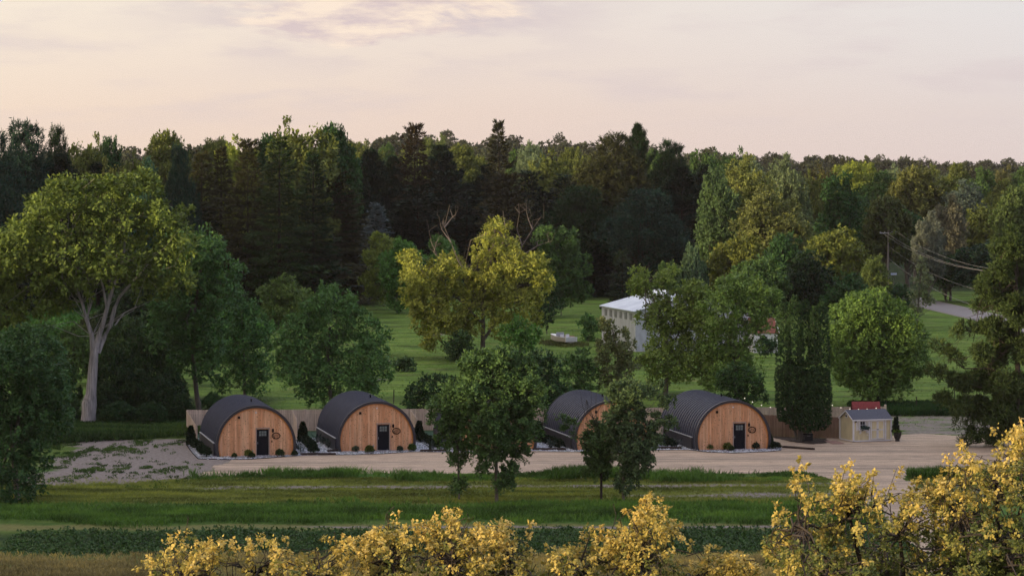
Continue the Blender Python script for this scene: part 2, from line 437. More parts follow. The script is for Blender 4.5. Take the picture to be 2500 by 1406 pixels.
def a_soil(X, Y):
    n = fbm(X / 4, Y / 4) - .5
    # bare earth west of the yard
    cx = smooth(-38, -31.5, X + n * 8) * (1 - smooth(-23.5, -21.0, X - (Y - 212) * .12 + n * 2))
    cy = smooth(203.5, 210, Y - (X + 30) * .35 + n * 6) * (1 - smooth(239, 243, Y + n * 6))
    a = cx * cy * 1.0
    p2 = .66 * np.exp(-((Y - 205.6 - n * 2.5 - .04 * X) / 1.3) ** 2) * smooth(-27, -20, X) * (1 - smooth(15, 19, X) * .2) * (.55 + fbm(X / 6, Y / 2.0))
    p3 = .62 * np.exp(-((Y - 200.0 - n * 3) / 2.2) ** 2) * smooth(2, 12, X) * (.5 + fbm(X / 5 + 9, Y / 2.0))
    p4 = .78 * np.exp(-((Y - 182.6 - n * 1.0) / .75) ** 2) * smooth(-17, -10, X)
    p5 = .55 * np.exp(-((Y - 203.0) / 4.5) ** 2) * smooth(19, 23, X + n * 3)
    p6 = .60 * smooth(30, 34, X + n * 3) * smooth(243, 246, Y + n * 4) * (1 - smooth(262, 267, Y + n * 6))
    sp = [a, p2, p3, p4, p5, p6]
    for (qx, qy, sx_, sy_, am) in ((945, 882, 1.0, 3.0, .9), (925, 925, 1.6, 2.2, .75), (1066, 815, 1.6, 6.0, .8), (1085, 880, .8, 2.0, .7), (2290, 1040, 2.6, 3.0, .6), (720, 905, 1.2, 3.0, .6)):
        c = GX(qx, qy); sp.append(am * np.exp(-(((X - c[0]) / sx_) ** 2 + ((Y - c[1]) / sy_) ** 2)))
    return np.maximum.reduce(sp)


def band(Y, a, b, s=.7): return smooth(a - s, a + s, Y) * (1 - smooth(b - s, b + s, Y))


def a_crop(X, Y):
    n = edge_noise(X, Y, 3) * 4; return band(Y + n - .03 * X, 169.8, 181.0, 1.8) * (.65 + .35 * smooth(.4, .55, fbm(X / 6, Y / 3)))
def a_dry(X, Y):
    n = edge_noise(X, Y, 3) * 3; return np.maximum((1 - smooth(167, 170, Y + n)) * (.35 + .6 * smooth(.35, .6, fbm(X / 5, Y / 3))), .5 * band(Y + n, 181.3, 184.0, .5)) * (Y > 0) * (Y < 190)
def a_yell(X, Y):
    n = edge_noise(X, Y, 4) * 4; return band(Y + n, 195.5, 209.0, 1.2) * (.35 + .65 * smooth(.38, .62, fbm(X / 7 + 3, Y / 2.5)))
def a_lush(X, Y):
    n = edge_noise(X, Y, 6) * 7; return np.maximum(band(Y + n, 184.5, 193.5, 1.6) * (.35 + .65 * smooth(.36, .56, fbm(X / 7, Y / 2.5))), band(Y + n, 209.5, 214.5, .6))
def a_bright(X, Y): return smooth(247, 252, Y) * (1 - smooth(560, 640, Y)) * (.55 + .45 * fbm(X / 14, Y / 20))
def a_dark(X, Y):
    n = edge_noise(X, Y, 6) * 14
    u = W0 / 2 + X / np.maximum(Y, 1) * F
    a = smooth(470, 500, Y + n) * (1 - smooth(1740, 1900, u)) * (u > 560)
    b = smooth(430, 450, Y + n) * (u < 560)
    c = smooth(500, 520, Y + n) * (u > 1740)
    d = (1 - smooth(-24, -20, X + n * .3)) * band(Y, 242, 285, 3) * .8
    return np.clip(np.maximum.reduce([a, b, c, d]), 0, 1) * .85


xs = np.unique(np.concatenate([np.linspace(-3200, -300, 30), np.linspace(-300, -60, 61), np.arange(-60, 60, .45), np.linspace(60, 300, 40), np.linspace(300, 3200, 30)]))
ys = np.unique(np.concatenate([np.linspace(-900, 0, 19), np.linspace(0, 150, 16), np.arange(150, 300, .5), np.linspace(300, 640, 120), np.linspace(640, 5200, 100)]))
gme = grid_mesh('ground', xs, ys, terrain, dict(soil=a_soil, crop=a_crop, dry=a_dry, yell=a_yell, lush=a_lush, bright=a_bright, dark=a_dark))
ground = link('ground', gme, ground_mat()); tag(ground, kind='structure')

# gravel yard: faces of a fine sheet whose mask is inside
def masked_sheet(name, x0, x1, y0, y1, st, mask, z, mat):
    xs = np.arange(x0, x1, st); ys = np.arange(y0, y1, st); X, Y = np.meshgrid(xs, ys); M = mask(X, Y) > .5
    nx, ny = len(xs), len(ys)
    i = (np.arange(nx - 1)[None, :] + nx * np.arange(ny - 1)[:, None])
    keep = M[:-1, :-1] & M[1:, :-1] & M[:-1, 1:] & M[1:, 1:]; i = i[keep]
    q = np.stack([i, i + 1, i + nx + 1, i + nx], 1); used = np.unique(q); mp = -np.ones(nx * ny, int); mp[used] = np.arange(len(used))
    v = np.stack([X.ravel(), Y.ravel(), np.full(nx * ny, z)], 1)[used]
    o = link(name, np_mesh(name, v, quads=mp[q]), mat); tag(o, kind='structure'); return o


masked_sheet('gravel_yard', -30, 60, 150, 248, .3, a_gravel, .014, gravel_mat())


# ------------------------------------------------------------------ leaves and tree builders
def norm(a): return a / (np.linalg.norm(a, axis=-1, keepdims=True) + 1e-9)


def leaf_cloud(rng, c, out, r, ntw=6, nlf=5, L=.35, Wd=.22, up=.25, droop=.15, spread=.8, outw=.7, tmin=.2):
    c = np.asarray(c, float); out = norm(np.asarray(out, float)); N = len(c); r = np.broadcast_to(np.asarray(r, float), (N,))
    L *= 1.02; Wd *= 1.02
    d = out[:, None, :] + rng.normal(size=(N, ntw, 3)) * spread; d[..., 2] += up; d = norm(d)
    t = rng.uniform(tmin, 1.05, (N, ntw, nlf))
    p = c[:, None, None, :] + d[:, :, None, :] * (t * r[:, None, None])[..., None] + rng.normal(size=(N, ntw, nlf, 3)) * (r * .09)[:, None, None, None]
    ax = d[:, :, None, :] * .7 + rng.normal(size=(N, ntw, nlf, 3)) * .55; ax[..., 2] -= droop; ax = norm(ax)
    nm = out[:, None, None, :] * outw * 1.3 + rng.normal(size=ax.shape) * .42; nm[..., 2] += .62
    sd_ = norm(np.cross(ax, nm)); s = rng.uniform(.55, 1.45, t.shape)[..., None]
    a = p; b = p + ax * L * .42 * s + sd_ * Wd * .5 * s; e = p + ax * L * s; f = p + ax * L * .42 * s - sd_ * Wd * .5 * s
    v = np.stack([a, b, e, f], -2).reshape(-1, 3)
    cv = rng.uniform(0, 1, (N, 1, 1)); vv = np.clip(cv * .55 + rng.uniform(0, 1, t.shape) * .45, 0, 1)
    return v, np.repeat(vv.ravel(), 4)


def cloud_mesh(name, parts):
    v = np.concatenate([p[0] for p in parts]); a = np.concatenate([p[1] for p in parts])
    return np_mesh(name, v, quads=np.arange(len(v)).reshape(-1, 4), attr={'v': a})


def lobes_to_clumps(rng, lobes, cr, dens=1.0, flat=1.0, bottom=.55, holes=.12):
    P = []; O = []
    lb = np.array([l[:4] for l in lobes], float)
    for k, (x, y, z, r) in enumerate(lb):
        n = max(8, int(dens * 9.5 * (r / cr) ** 2))
        d = norm(rng.normal(size=(n, 3))); d = d[(d[:, 2] > -.25) | (rng.uniform(size=n) < bottom)]
        n = len(d)
        wob = 1 + .30 * np.sin(d[:, 0] * 5 + k) * np.sin(d[:, 1] * 4.3 + k * 2) * np.sin(d[:, 2] * 3.7 + k * .7) + .16 * np.sin(d[:, 2] * 6 + k * 1.7) + .14 * np.sin(d[:, 0] * 9 - k)
        rr = r * rng.uniform(.72, 1.0, n) * wob
        p = np.array([x, y, z]) + d * rr[:, None] * np.array([1, 1, flat])
        q = np.linalg.norm((p[:, None, :] - lb[None, :, :3]) / np.array([1, 1, flat]), axis=2) / lb[None, :, 3]; q[:, k] = 9
        hn = np.sin(p[:, 0] / cr * .9 + k) * np.sin(p[:, 1] / cr * .8 + 2) + np.sin(p[:, 2] / cr * 1.0 + 1.3 * k) * .7
        ok = (q.min(1) > .62) & (rng.uniform(size=n) > holes) & ((hn > -.75) | (rng.uniform(size=n) < .2))
        P.append(p[ok]); O.append(d[ok])
    return np.concatenate(P), np.concatenate(O)


def limb_mesh(name, tubes, n=6):
    m = MB()
    for pts, rad in tubes: m.tube(pts, rad, n)
    me = bpy.data.meshes.new(name); me.from_pydata(m.v, [], m.f); me.update(); me.polygons.foreach_set('use_smooth', [True] * len(me.polygons)); return me


def wob_path(rng, a, b, n=5, amp=.06, sag=0.0):
    a = np.asarray(a, float); b = np.asarray(b, float); L = np.linalg.norm(b - a); pts = []
    for i in range(n):
        t = i / (n - 1); p = a + (b - a) * t + rng.normal(size=3) * L * amp * (0 < i < n - 1); p[2] -= sag * L * sin(pi * t); pts.append(p)
    return pts


# prototype trees at real size, origin at the foot of the trunk
def decid_proto(seed, H, Wd, cb, nl=34, leaf=(.42, .28), cr=.85, dens=.9, up=.3, lr=(.24, .38), top=1.0, spread=.8, outw=.7):
    rng = np.random.RandomState(seed); a = Wd / 2; c = (H - cb) / 2; zc = cb + c; lobes = []
    for i in range(nl):
        r = rng.uniform(*lr) * a
        d = norm(rng.normal(size=3)); d[2] = d[2] if d[2] > -.6 else -d[2] * .5
        f = rng.uniform(.75, 1.02)
        lobes.append((d[0] * (a - r) * f * (1 - .25 * max(0, d[2]) * top), d[1] * (a - r) * f * (1 - .25 * max(0, d[2]) * top), zc + d[2] * (c - r * .8) * f, r))
    for i in range(6): lobes.append((rng.normal() * a * .2, rng.normal() * a * .2, zc + rng.uniform(-.4, .5) * c, a * .42))
    P, O = lobes_to_clumps(rng, lobes, cr, dens)
    cloud = leaf_cloud(rng, P, O, cr * rng.uniform(.8, 1.35, len(P)), 6, 5, leaf[0], leaf[1], up, .15, spread, outw)
    tr = [([(0, 0, -.3), (.1, 0, cb * .5), (-.1, .1, cb), (.1, 0, zc), (0, 0, zc + c * .6)], [H * .024, H * .018, H * .015, H * .009, H * .003])]
    for l in lobes[::2]:
        s = (0, 0, cb * .7 + rng.uniform(0, .5) * (l[2] - cb * .7)); tr.append((wob_path(rng, s, l[:3], 5, .05), [H * .007, H * .006, H * .004, H * .003, H * .0015]))
    return cloud_mesh('crown', [cloud]), limb_mesh('trunk', tr)


def spruce_proto(seed, H, Wd, step=.66, nb=9, q=(.62, .20), power=.85, per=9, ragged=.25):
    rng = np.random.RandomState(seed); V = []; A = []
    z = H * .03
    while z < H * .985:
        k = z / H; n = max(3, int(nb * (1 - k * .5))); a0 = rng.uniform(0, 6.28)
        L0 = Wd / 2 * (1 - k) ** power * (1 + .22 * sin(z * 1.3 + seed) * (1 - k)) + .25
        for j in range(n):
            th = a0 + j * 2 * pi / n + rng.normal() * .2; L = L0 * rng.uniform(1 - ragged, 1 + ragged * .6)
            sl = np.interp(k, [0, .5, .85, 1], [-.30, -.12, .35, 1.4]) + rng.normal() * .1
            d = np.array([cos(th), sin(th), sl]); ns = max(3, int(per * L / (Wd / 2)) + 2)
            t = np.sort(rng.uniform(.18, 1.0, ns)); base = np.array([0, 0, z])
            for tt in t:
                curve = np.array([0, 0, .25 * L * tt ** 2 - .05])
                p = base + d * L * tt + curve
                w_ = (1.15 - tt) * L * .45 + .2
                m = 12
                sdv = np.array([-sin(th), cos(th), 0])
                off = rng.uniform(-1, 1, m)
                pp = p[None] + sdv[None] * off[:, None] * w_ + rng.normal(size=(m, 3)) * .08
                ax = norm(d * .8 + sdv[None] * off[:, None] * .9 + rng.normal(size=(m, 3)) * .25 + np.array([0, 0, -.12]))
                nm = norm(np.array([0, 0, 1.0]) + rng.normal(size=(m, 3)) * .45 + d * .3); s_ = norm(np.cross(ax, nm))
                l = q[0] * rng.uniform(.7, 1.3, (m, 1)); wq = q[1]
                V.append(np.stack([pp, pp + ax * l * .4 + s_ * wq / 2, pp + ax * l, pp + ax * l * .4 - s_ * wq / 2], 1).reshape(-1, 3))
                A.append(np.repeat(np.clip(rng.uniform(0, .6) + rng.uniform(0, .4, m), 0, 1), 4))
        z += step * rng.uniform(.8, 1.2)
    v = np.concatenate(V); a = np.concatenate(A)
    return np_mesh('crown', v, quads=np.arange(len(v)).reshape(-1, 4), attr={'v': a}), limb_mesh('trunk', [([(0, 0, -.3), (0, 0, H * .5), (0, 0, H * .98)], [H * .014, H * .008, .03])])


def pine_proto(seed, H, Wd, nwh=26, needle=(.55, .10), cb=.12, plume=1.0, upsweep=.45, dens=1.0):
    rng = np.random.RandomState(seed); P = []; O = []; RR = []; tubes = [([(0, 0, -.3), (.1, 0, H * .5), (0, 0, H * .97)], [H * .017, H * .011, .05])]
    for i in range(nwh):
        k = cb + (1 - cb) * (i / (nwh - 1)) ** .95; z = H * k
        env = np.interp(k, [0, .15, .35, .6, .8, 1], [.75, .98, 1.0, .74, .44, .06]) * rng.uniform(.72, 1.12)
        for j in range(rng.randint(4, 7)):
            th = rng.uniform(0, 2 * pi); L = Wd / 2 * env * rng.uniform(.7, 1.1)
            b0 = np.array([0, 0, z - L * .15]); e = np.array([cos(th) * L, sin(th) * L, z + L * upsweep * rng.uniform(.5, 1.2) * (.4 + k)])
            mid = (b0 + e) / 2 - np.array([0, 0, L * .08]); tubes.append(([b0, mid, e], [.09, .06, .02]))
            n = max(3, int(L / .8 * dens * 1.3))
            for t in np.linspace(.3, 1.0, n):
                p = b0 * (1 - t) ** 2 + 2 * mid * t * (1 - t) + e * t * t
                for s in range(6):
                    lat = np.array([-sin(th), cos(th), 0]) * rng.uniform(-1, 1) * L * .30 * (1.2 - t)
                    P.append(p + lat + rng.normal(size=3) * .15); dr = norm(e - mid); O.append(dr * .8 + lat / (L + .1) * .6 + np.array([0, 0, .55])); RR.append(plume * rng.uniform(.6, 1.1))
    cl = leaf_cloud(rng, np.array(P), np.array(O), np.array(RR), 7, 4, needle[0], needle[1], .35, 0, .45, .3)
    return cloud_mesh('crown', [cl]), limb_mesh('trunk', tubes, 5)


PRO = {
    'oakA': (decid_proto(1, 20, 13, 5), 20, 13), 'oakB': (decid_proto(2, 20, 12, 4, nl=28, lr=(.2, .34)), 20, 12),
    'oakC': (decid_proto(3, 22, 11, 5, nl=40, lr=(.18, .3)), 22, 11), 'cot': (decid_proto(4, 23, 15, 3, nl=60, leaf=(.34, .24), cr=.75, lr=(.14, .26), dens=1.0, up=.5), 23, 15),
    'ash': (decid_proto(5, 18, 10, 2.5, nl=40, leaf=(.36, .22), cr=.7, lr=(.18, .3), up=.6), 18, 10),
    'low': (decid_proto(6, 12, 10, .8, nl=34, leaf=(.34, .22), cr=.65, lr=(.2, .34)), 12, 10),
    'low2': (decid_proto(7, 12, 9, .5, nl=30, leaf=(.32, .2), cr=.6, lr=(.2, .36), up=.7), 12, 9),
    'bush': (decid_proto(8, 5, 6, .1, nl=22, leaf=(.22, .14), cr=.42, lr=(.24, .4), up=.5), 5, 6),
    'bush2': (decid_proto(9, 4, 6, .1, nl=18, leaf=(.20, .12), cr=.4, lr=(.26, .42), up=.8), 4, 6),
    'plA': (decid_proto(18, 28, 17, 1.5, nl=70, leaf=(.60, .13), cr=1.0, dens=1.25, up=1.3, lr=(.14, .26), top=2.2, spread=.5, outw=.5), 28, 17),
    'plB': (decid_proto(19, 27, 18, 1.0, nl=64, leaf=(.60, .14), cr=1.05, dens=1.2, up=.7, lr=(.15, .28), top=1.8, spread=.6, outw=.6), 27, 18),
    'sprA': (spruce_proto(11, 25, 10), 25, 10), 'sprB': (spruce_proto(12, 24, 11, power=.7, ragged=.35), 24, 11),
    'sprC': (spruce_proto(13, 22, 12, power=.62, ragged=.4, nb=10), 22, 12),
    'pinA': (pine_proto(14, 28, 17), 28, 17), 'pinB': (pine_proto(15, 27, 15, upsweep=.7, nwh=30), 27, 15),
    'pinC': (pine_proto(16, 26, 18, upsweep=.3, nwh=22, plume=1.2), 26, 18),
}


def make_tree(kind, proto, X, Y, H, Wd, color, label, cat, group, rot, z=None, mat=None, bark=None):
    (cm, tm), h0, w0 = PRO[proto]
    z = float(terrain(X, Y)) if z is None else z
    e = empty(kind, (X, Y, z), rot, label, cat, group); e.scale = (Wd / w0, Wd / w0, H / h0)
    needle = proto[:2] in ('sp', 'pi', 'pl')
    link('trunk', tm, bark or (BARKD if needle else BARK), e)
    link('crown', cm, mat or (NEEDLE if needle else LEAF), e, tuple(q * (.85 if needle else 1.7) for q in color))
    return e


CAT = {'conifer': 'conifer', 'pine': 'pine tree', 'deciduous_tree': 'tree', 'shrub': 'shrub', 'young_tree': 'tree'}
rnd = random.Random(3)
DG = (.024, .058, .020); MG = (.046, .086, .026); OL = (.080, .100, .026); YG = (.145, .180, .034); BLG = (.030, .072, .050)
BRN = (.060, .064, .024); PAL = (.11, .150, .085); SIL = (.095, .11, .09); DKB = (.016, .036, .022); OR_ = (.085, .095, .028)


def T(kind, proto, x, D, yt, wpx, color, label, group=None):
    X = (x - W0 / 2) / F * D; z = float(terrain(X, D)); ztop = CAMZ - (yt - HOR) / F * D
    H = max(2.0, (ztop - z) * (.965 if proto[:3] not in ('spr', 'pin') else 1.0)); Wd = wpx / F * D * (.98 if proto[:3] not in ('spr', 'pin') else 1.32)
    return make_tree(kind, proto, X, D, H, Wd, color, label, CAT.get(kind, 'tree'), group, rnd.uniform(0, 6.28), z)


FG = 'trees of the dark wood behind the lawn'
L = 'deciduous_tree'; K = 'conifer'; N = 'pine'
# the wood, from the left of the photo to the right
for row in [
    (N, 'plA', 62, 430, 286, 240, BLG, 'tall blue-green pine with upswept plumes at the wood\'s western end'),
    (N, 'plB', -25, 410, 302, 220, BLG, 'dark pine cut by the frame beside the tall plumed pine'),
    (N, 'plA', 138, 445, 298, 120, DG, 'narrow dark pine just behind the plumed blue-green pine'),
    (L, 'oakB', 212, 455, 306, 150, OL, 'olive spreading tree sloping down to the dip in the treeline'),
    (L, 'oakA', 262, 470, 322, 90, DG, 'thin-topped dark tree at the lip of the treeline dip'),
    (L, 'oakB', 275, 420, 366, 120, OR_, 'small rusty olive tree under the treeline dip'),
    (L, 'cot', 358, 405, 374, 110, BLG, 'rounded teal-green tree above the gnarled yellow-topped giant'),
    (L, 'oakA', 405, 470, 308, 170, OL, 'broad olive tree rising just past the treeline dip'),
    (L, 'oakB', 335, 485, 350, 100, OL, 'low olive shoulder tree beside the treeline dip'),
    (N, 'plA', 438, 425, 346, 120, BLG, 'dusky teal pine between the olive tree and brown spruces'),
    (K, 'sprB', 492, 430, 372, 140, BRN, 'brown-tinged spruce beside the dusky teal pine'),
    (K, 'sprA', 540, 455, 364, 120, BRN, 'slim brownish spruce under the yellow-green treetop'),
    (L, 'oakB', 576, 470, 312, 150, YG, 'yellow-green round treetop between brown spruces'),
    (L, 'oakA', 520, 476, 326, 140, OL, 'olive rounded crown rising between brown spruces and dusky pine'),
    (K, 'sprC', 605, 440, 358, 140, BRN, 'wide russet spruce below the tallest oak'),
    (L, 'oakB', 732, 465, 266, 220, OL, 'tallest broadleaf on the skyline with knobbly crown'),
    (L, 'oakA', 655, 480, 314, 130, DG, 'thin dark treetop just west of the tallest broadleaf'),
    (L, 'oakA', 815, 472, 290, 150, DG, 'dark rounded oak beside the tallest broadleaf'),
    (K, 'sprB', 682, 430, 342, 160, MG, 'green-lit spruce in front of the tallest broadleaf'),
    (K, 'sprA', 765, 440, 380, 140, DG, 'dark spruce under the dark rounded oak'),
    (K, 'sprC', 812, 468, 430, 220, BRN, 'wide brown-topped spruce behind the lone olive spruce'),
    (K, 'sprC', 748, 480, 500, 210, (.085, .078, .022), 'olive-gold spruce standing out at the wood\'s edge above the lawn'),
    (K, 'sprA', 642, 490, 470, 160, (.040, .040, .018), 'dusky spruce at the lawn gap beside the green-lit spruce'),
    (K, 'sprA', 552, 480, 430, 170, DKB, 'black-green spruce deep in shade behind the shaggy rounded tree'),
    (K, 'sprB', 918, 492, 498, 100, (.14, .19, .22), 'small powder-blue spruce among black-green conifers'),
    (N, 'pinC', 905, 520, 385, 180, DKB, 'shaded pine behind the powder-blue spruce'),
    (L, 'oakB', 900, 560, 326, 115, OL, 'sunlit olive treetop beside the dark rounded oak'),
    (K, 'sprC', 1012, 530, 319, 130, (.05, .040, .018), 'dark umber conifer with blunt top breaking the skyline'),
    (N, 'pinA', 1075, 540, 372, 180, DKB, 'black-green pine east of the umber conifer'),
    (L, 'oakA', 1128, 565, 344, 140, OL, 'mottled olive treetop between umber conifer and spire'),
    (K, 'sprA', 1218, 520, 299, 120, (.050, .055, .026), 'spire-topped spruce, the tallest conifer on the skyline'),
    (K, 'sprC', 1240, 478, 436, 170, (.060, .055, .022), 'bronze-green spruce right behind the golden ash'),
    (L, 'cot', 1290, 600, 336, 100, PAL, 'pale mint-green treetop beside the spire spruce'),
    (L, 'oakB', 1345, 560, 349, 150, OL, 'olive oak crown between spire spruce and great pine'),
    (N, 'plA', 1495, 522, 317, 260, (.060, .070, .026), 'great white pine with feathery olive plumes'),
    (N, 'plB', 1420, 500, 445, 220, DG, 'layered dark pine below the olive oak crown'),
    (N, 'pinA', 1556, 545, 322, 120, DG, 'twin spiky pine leader behind the great white pine'),
    (N, 'plA', 1640, 532, 336, 180, DG, 'black-green pine with flat top east of the great pine'),
    (N, 'plB', 1575, 492, 452, 250, BLG, 'layered blue-black pine spreading over the meadow end'),
    (N, 'pinC', 1665, 505, 425, 180, DKB, 'shadowed pine beside the tall sunlit cottonwood'),
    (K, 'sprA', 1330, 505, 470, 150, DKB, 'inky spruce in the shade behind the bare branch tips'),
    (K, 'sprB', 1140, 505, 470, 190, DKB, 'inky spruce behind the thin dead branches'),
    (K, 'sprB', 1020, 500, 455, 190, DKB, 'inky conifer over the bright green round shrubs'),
    (L, 'oakC', 1712, 545, 350, 110, MG, 'mid-green treetop between black pine and cottonwood'),
    (L, 'oakB', 1790, 560, 344, 120, MG, 'fresh green treetop peeking over the cottonwood'),
    (L, 'cot', 1820, 440, 366, 190, (.110, .130, .038), 'tall golden-topped cottonwood east of the pines'),
    (L, 'cot', 1915, 468, 366, 150, (.085, .115, .060), 'pale grey-green poplar joined to the golden cottonwood'),
    (L, 'cot', 1880, 425, 440, 220, (.090, .105, .035), 'broad lower cottonwood crown beneath the golden top'),
    (L, 'ash', 1755, 432, 400, 130, (.050, .085, .035), 'green broadleaf leaning against the golden cottonwood'),
    (L, 'low', 1805, 398, 565, 180, (.085, .10, .022), 'olive broadleaf at the foot of the cottonwoods'),
    (L, 'low2', 1925, 385, 555, 170, DG, 'deep green broadleaf east of the olive one'),
    (L, 'low', 2040, 412, 548, 190, (.085, .105, .024), 'wide olive tree west of the utility pole'),
    (L, 'oakC', 2052, 452, 402, 130, DG, 'dark bottle-green tree standing above the olive tree'),
    (L, 'low', 1850, 366, 622, 190, MG, 'low spreading tree behind the rusty-roofed hut'),
    (L, 'low2', 1980, 372, 600, 170, (.012, .026, .011), 'deep green tree behind the arborvitae tops'),
    (L, 'low2', 2065, 365, 655, 150, DG, 'dark low tree behind the golden-topped round tree'),
    (L, 'ash', 2130, 402, 618, 100, (.075, .105, .030), 'airy multi-stemmed green tree beside the utility pole'),
    (L, 'low', 2190, 420, 690, 110, DG, 'dark leafy mound under the utility pole'),
    (L, 'bush', 1688, 395, 607, 85, (.060, .10, .055), 'small blue-green tree beyond the white barn'),
    (L, 'low2', 1635, 405, 628, 90, MG, 'green tree peeping over the white barn roof'),
    (K, 'sprB', 1520, 398, 612, 85, (.030, .055, .028), 'feathery dark cedar at the corner of the white barn'),
    (L, 'oakB', 2010, 625, 388, 110, (.05, .05, .018), 'dark brownish crown beside the pale poplar'),
    (L, 'oakA', 2085, 600, 388, 130, YG, 'butter-yellow sunlit crown beyond the bottle-green tree'),
    (L, 'oakC', 2152, 575, 404, 130, MG, 'green crown east of the butter-yellow one'),
    (L, 'oakA', 2235, 545, 398, 170, OR_, 'rust-tinted broad crown above the utility pole'),
    (L, 'oakB', 2310, 580, 404, 120, OL, 'olive crown adjoining the rust-tinted one'),
    (L, 'cot', 2355, 540, 432, 160, (.065, .09, .075), 'silvery blue-green willow-like crown'),
    (L, 'cot', 2320, 480, 466, 105, (.10, .10, .07), 'silver-topped tree dulling to brown beneath'),
    (L, 'cot', 2268, 470, 508, 95, SIL, 'silver poplar with pale undersides above the wires'),
    (L, 'oakB', 2405, 502, 478, 130, OL, 'olive tree between silver poplar and frame'),
    (L, 'oakA', 2478, 450, 444, 130, (.060, .090, .030), 'green tree above the big leaning pine'),
    (L, 'oakC', 2215, 500, 500, 150, DG, 'dark tree behind the utility pole top'),
    (L, 'oakA', 2165, 482, 470, 150, (.050, .065, .022), 'brownish green tree west of the pole'),
    (L, 'ash', 2090, 500, 470, 130, DG, 'shaded tree in the hollow behind the olive tree'),
    (L, 'low', 2400, 470, 585, 170, DKB, 'black-green thicket tree beyond the road'),
    (L, 'low2', 2310, 478, 600, 150, DG, 'dark thicket tree under the silver poplar'),
    (L, 'low', 2450, 455, 620, 120, DKB, 'dark thicket tree half behind the leaning pine'),
]:
    T(*row, group=FG)

# broadleaf trees in depth behind, each partly hidden
back = [(x, D, yt, wp, p, c) for (x, D, yt, wp, p, c) in [
    (870, 640, 338, 90, 'oakA', OL), (940, 660, 336, 90, 'oakC', MG), (985, 620, 345, 90, 'oakB', OL), (1045, 640, 328, 80, 'oakA', (.10, .13, .04)), (1070, 650, 322, 70, 'ash', (.09, .12, .04)),
    (1100, 600, 352, 100, 'oakC', OL), (1165, 620, 350, 90, 'oakB', OL), (1265, 640, 352, 90, 'oakC', MG), (1310, 660, 345, 70, 'oakA', PAL), (1390, 640, 352, 90, 'oakA', OL), (1425, 620, 350, 80, 'oakB', OL),
    (1600, 620, 350, 90, 'oakC', MG), (1740, 620, 352, 80, 'oakB', MG), (1830, 620, 368, 100, 'oakC', PAL), (1985, 560, 402, 80, 'oakB', OL), (2045, 660, 392, 80, 'oakC', YG), (2120, 640, 390, 90, 'oakA', YG),
    (2180, 660, 388, 80, 'oakB', PAL), (2265, 660, 396, 80, 'ash', OL), (2340, 680, 392, 90, 'oakA', OL), (2400, 660, 396, 90, 'oakC', MG), (2450, 690, 392, 90, 'oakB', (.11, .11, .04)), (2500, 660, 400, 90, 'oakA', MG),
    (2380, 600, 420, 110, 'oakB', MG), (2450, 590, 425, 110, 'oakC', OL), (2500, 560, 440, 110, 'oakA', MG), (2435, 540, 455, 90, 'oakB', OL)]]
LM = [(-25, 'frame-cut dark pine'), (62, 'tall plumed pine'), (138, 'narrow dark pine'), (212, 'olive tree at the treeline dip'), (275, 'small rusty olive tree'), (358, 'teal-green rounded tree'), (405, 'broad olive tree'), (438, 'dusky teal pine'), (492, 'brown-tinged spruce'),
      (576, 'yellow-green treetop'), (605, 'wide russet spruce'), (655, 'thin dark treetop'), (690, 'green-lit spruce'), (732, 'tallest skyline broadleaf'), (815, 'dark rounded oak'), (860, 'wide brown-topped spruce'), (900, 'sunlit olive treetop'), (940, 'powder-blue spruce'), (1012, 'blunt umber conifer'),
      (1050, 'bright green round shrubs'), (1090, 'bare dead branch tips'), (1128, 'mottled olive treetop'), (1180, 'golden ash crown'), (1218, 'spire-topped spruce'), (1260, 'bronze-green spruce'), (1290, 'mint-green treetop'), (1345, 'olive oak crown'), (1420, 'layered dark pine'), (1460, 'broad green thicket'), (1495, 'great white pine'), (1556, 'twin spiky pine'),
      (1600, 'layered blue-black pine'), (1640, 'flat-topped black pine'), (1712, 'mid-green treetop'), (1755, 'leaning green broadleaf'), (1790, 'fresh green treetop'), (1820, 'golden-topped cottonwood'), (1915, 'pale grey-green poplar'), (2010, 'dark brownish crown'), (2052, 'bottle-green tree'), (2085, 'butter-yellow crown'),
      (2130, 'utility pole'), (2165, 'brownish green tree'), (2235, 'rust-tinted crown'), (2270, 'silver poplar'), (2310, 'olive crown'), (2340, 'silver-topped tree'), (2370, 'silvery willow-like crown'), (2405, 'olive tree by the wires'), (2440, 'big leaning pine'), (2478, 'green tree over the leaning pine')]
USED = set()
def near_label(x, what):
    for d, nm in sorted((abs(a - x), b) for a, b in LM):
        l = '%s behind the %s' % (what, nm)
        if l not in USED: USED.add(l); return l
LBB = {'oakA': 'rounded broadleaf crown peeping out', 'oakB': 'lumpy broadleaf crown peeping out', 'oakC': 'narrow broadleaf crown peeping out', 'ash': 'airy broadleaf crown peeping out'}
for (x, D, yt, wp, p, c) in back: T(L, p, x, D, yt, wp, c, near_label(x, LBB[p]), 'second rank broadleaf trees of the wood')
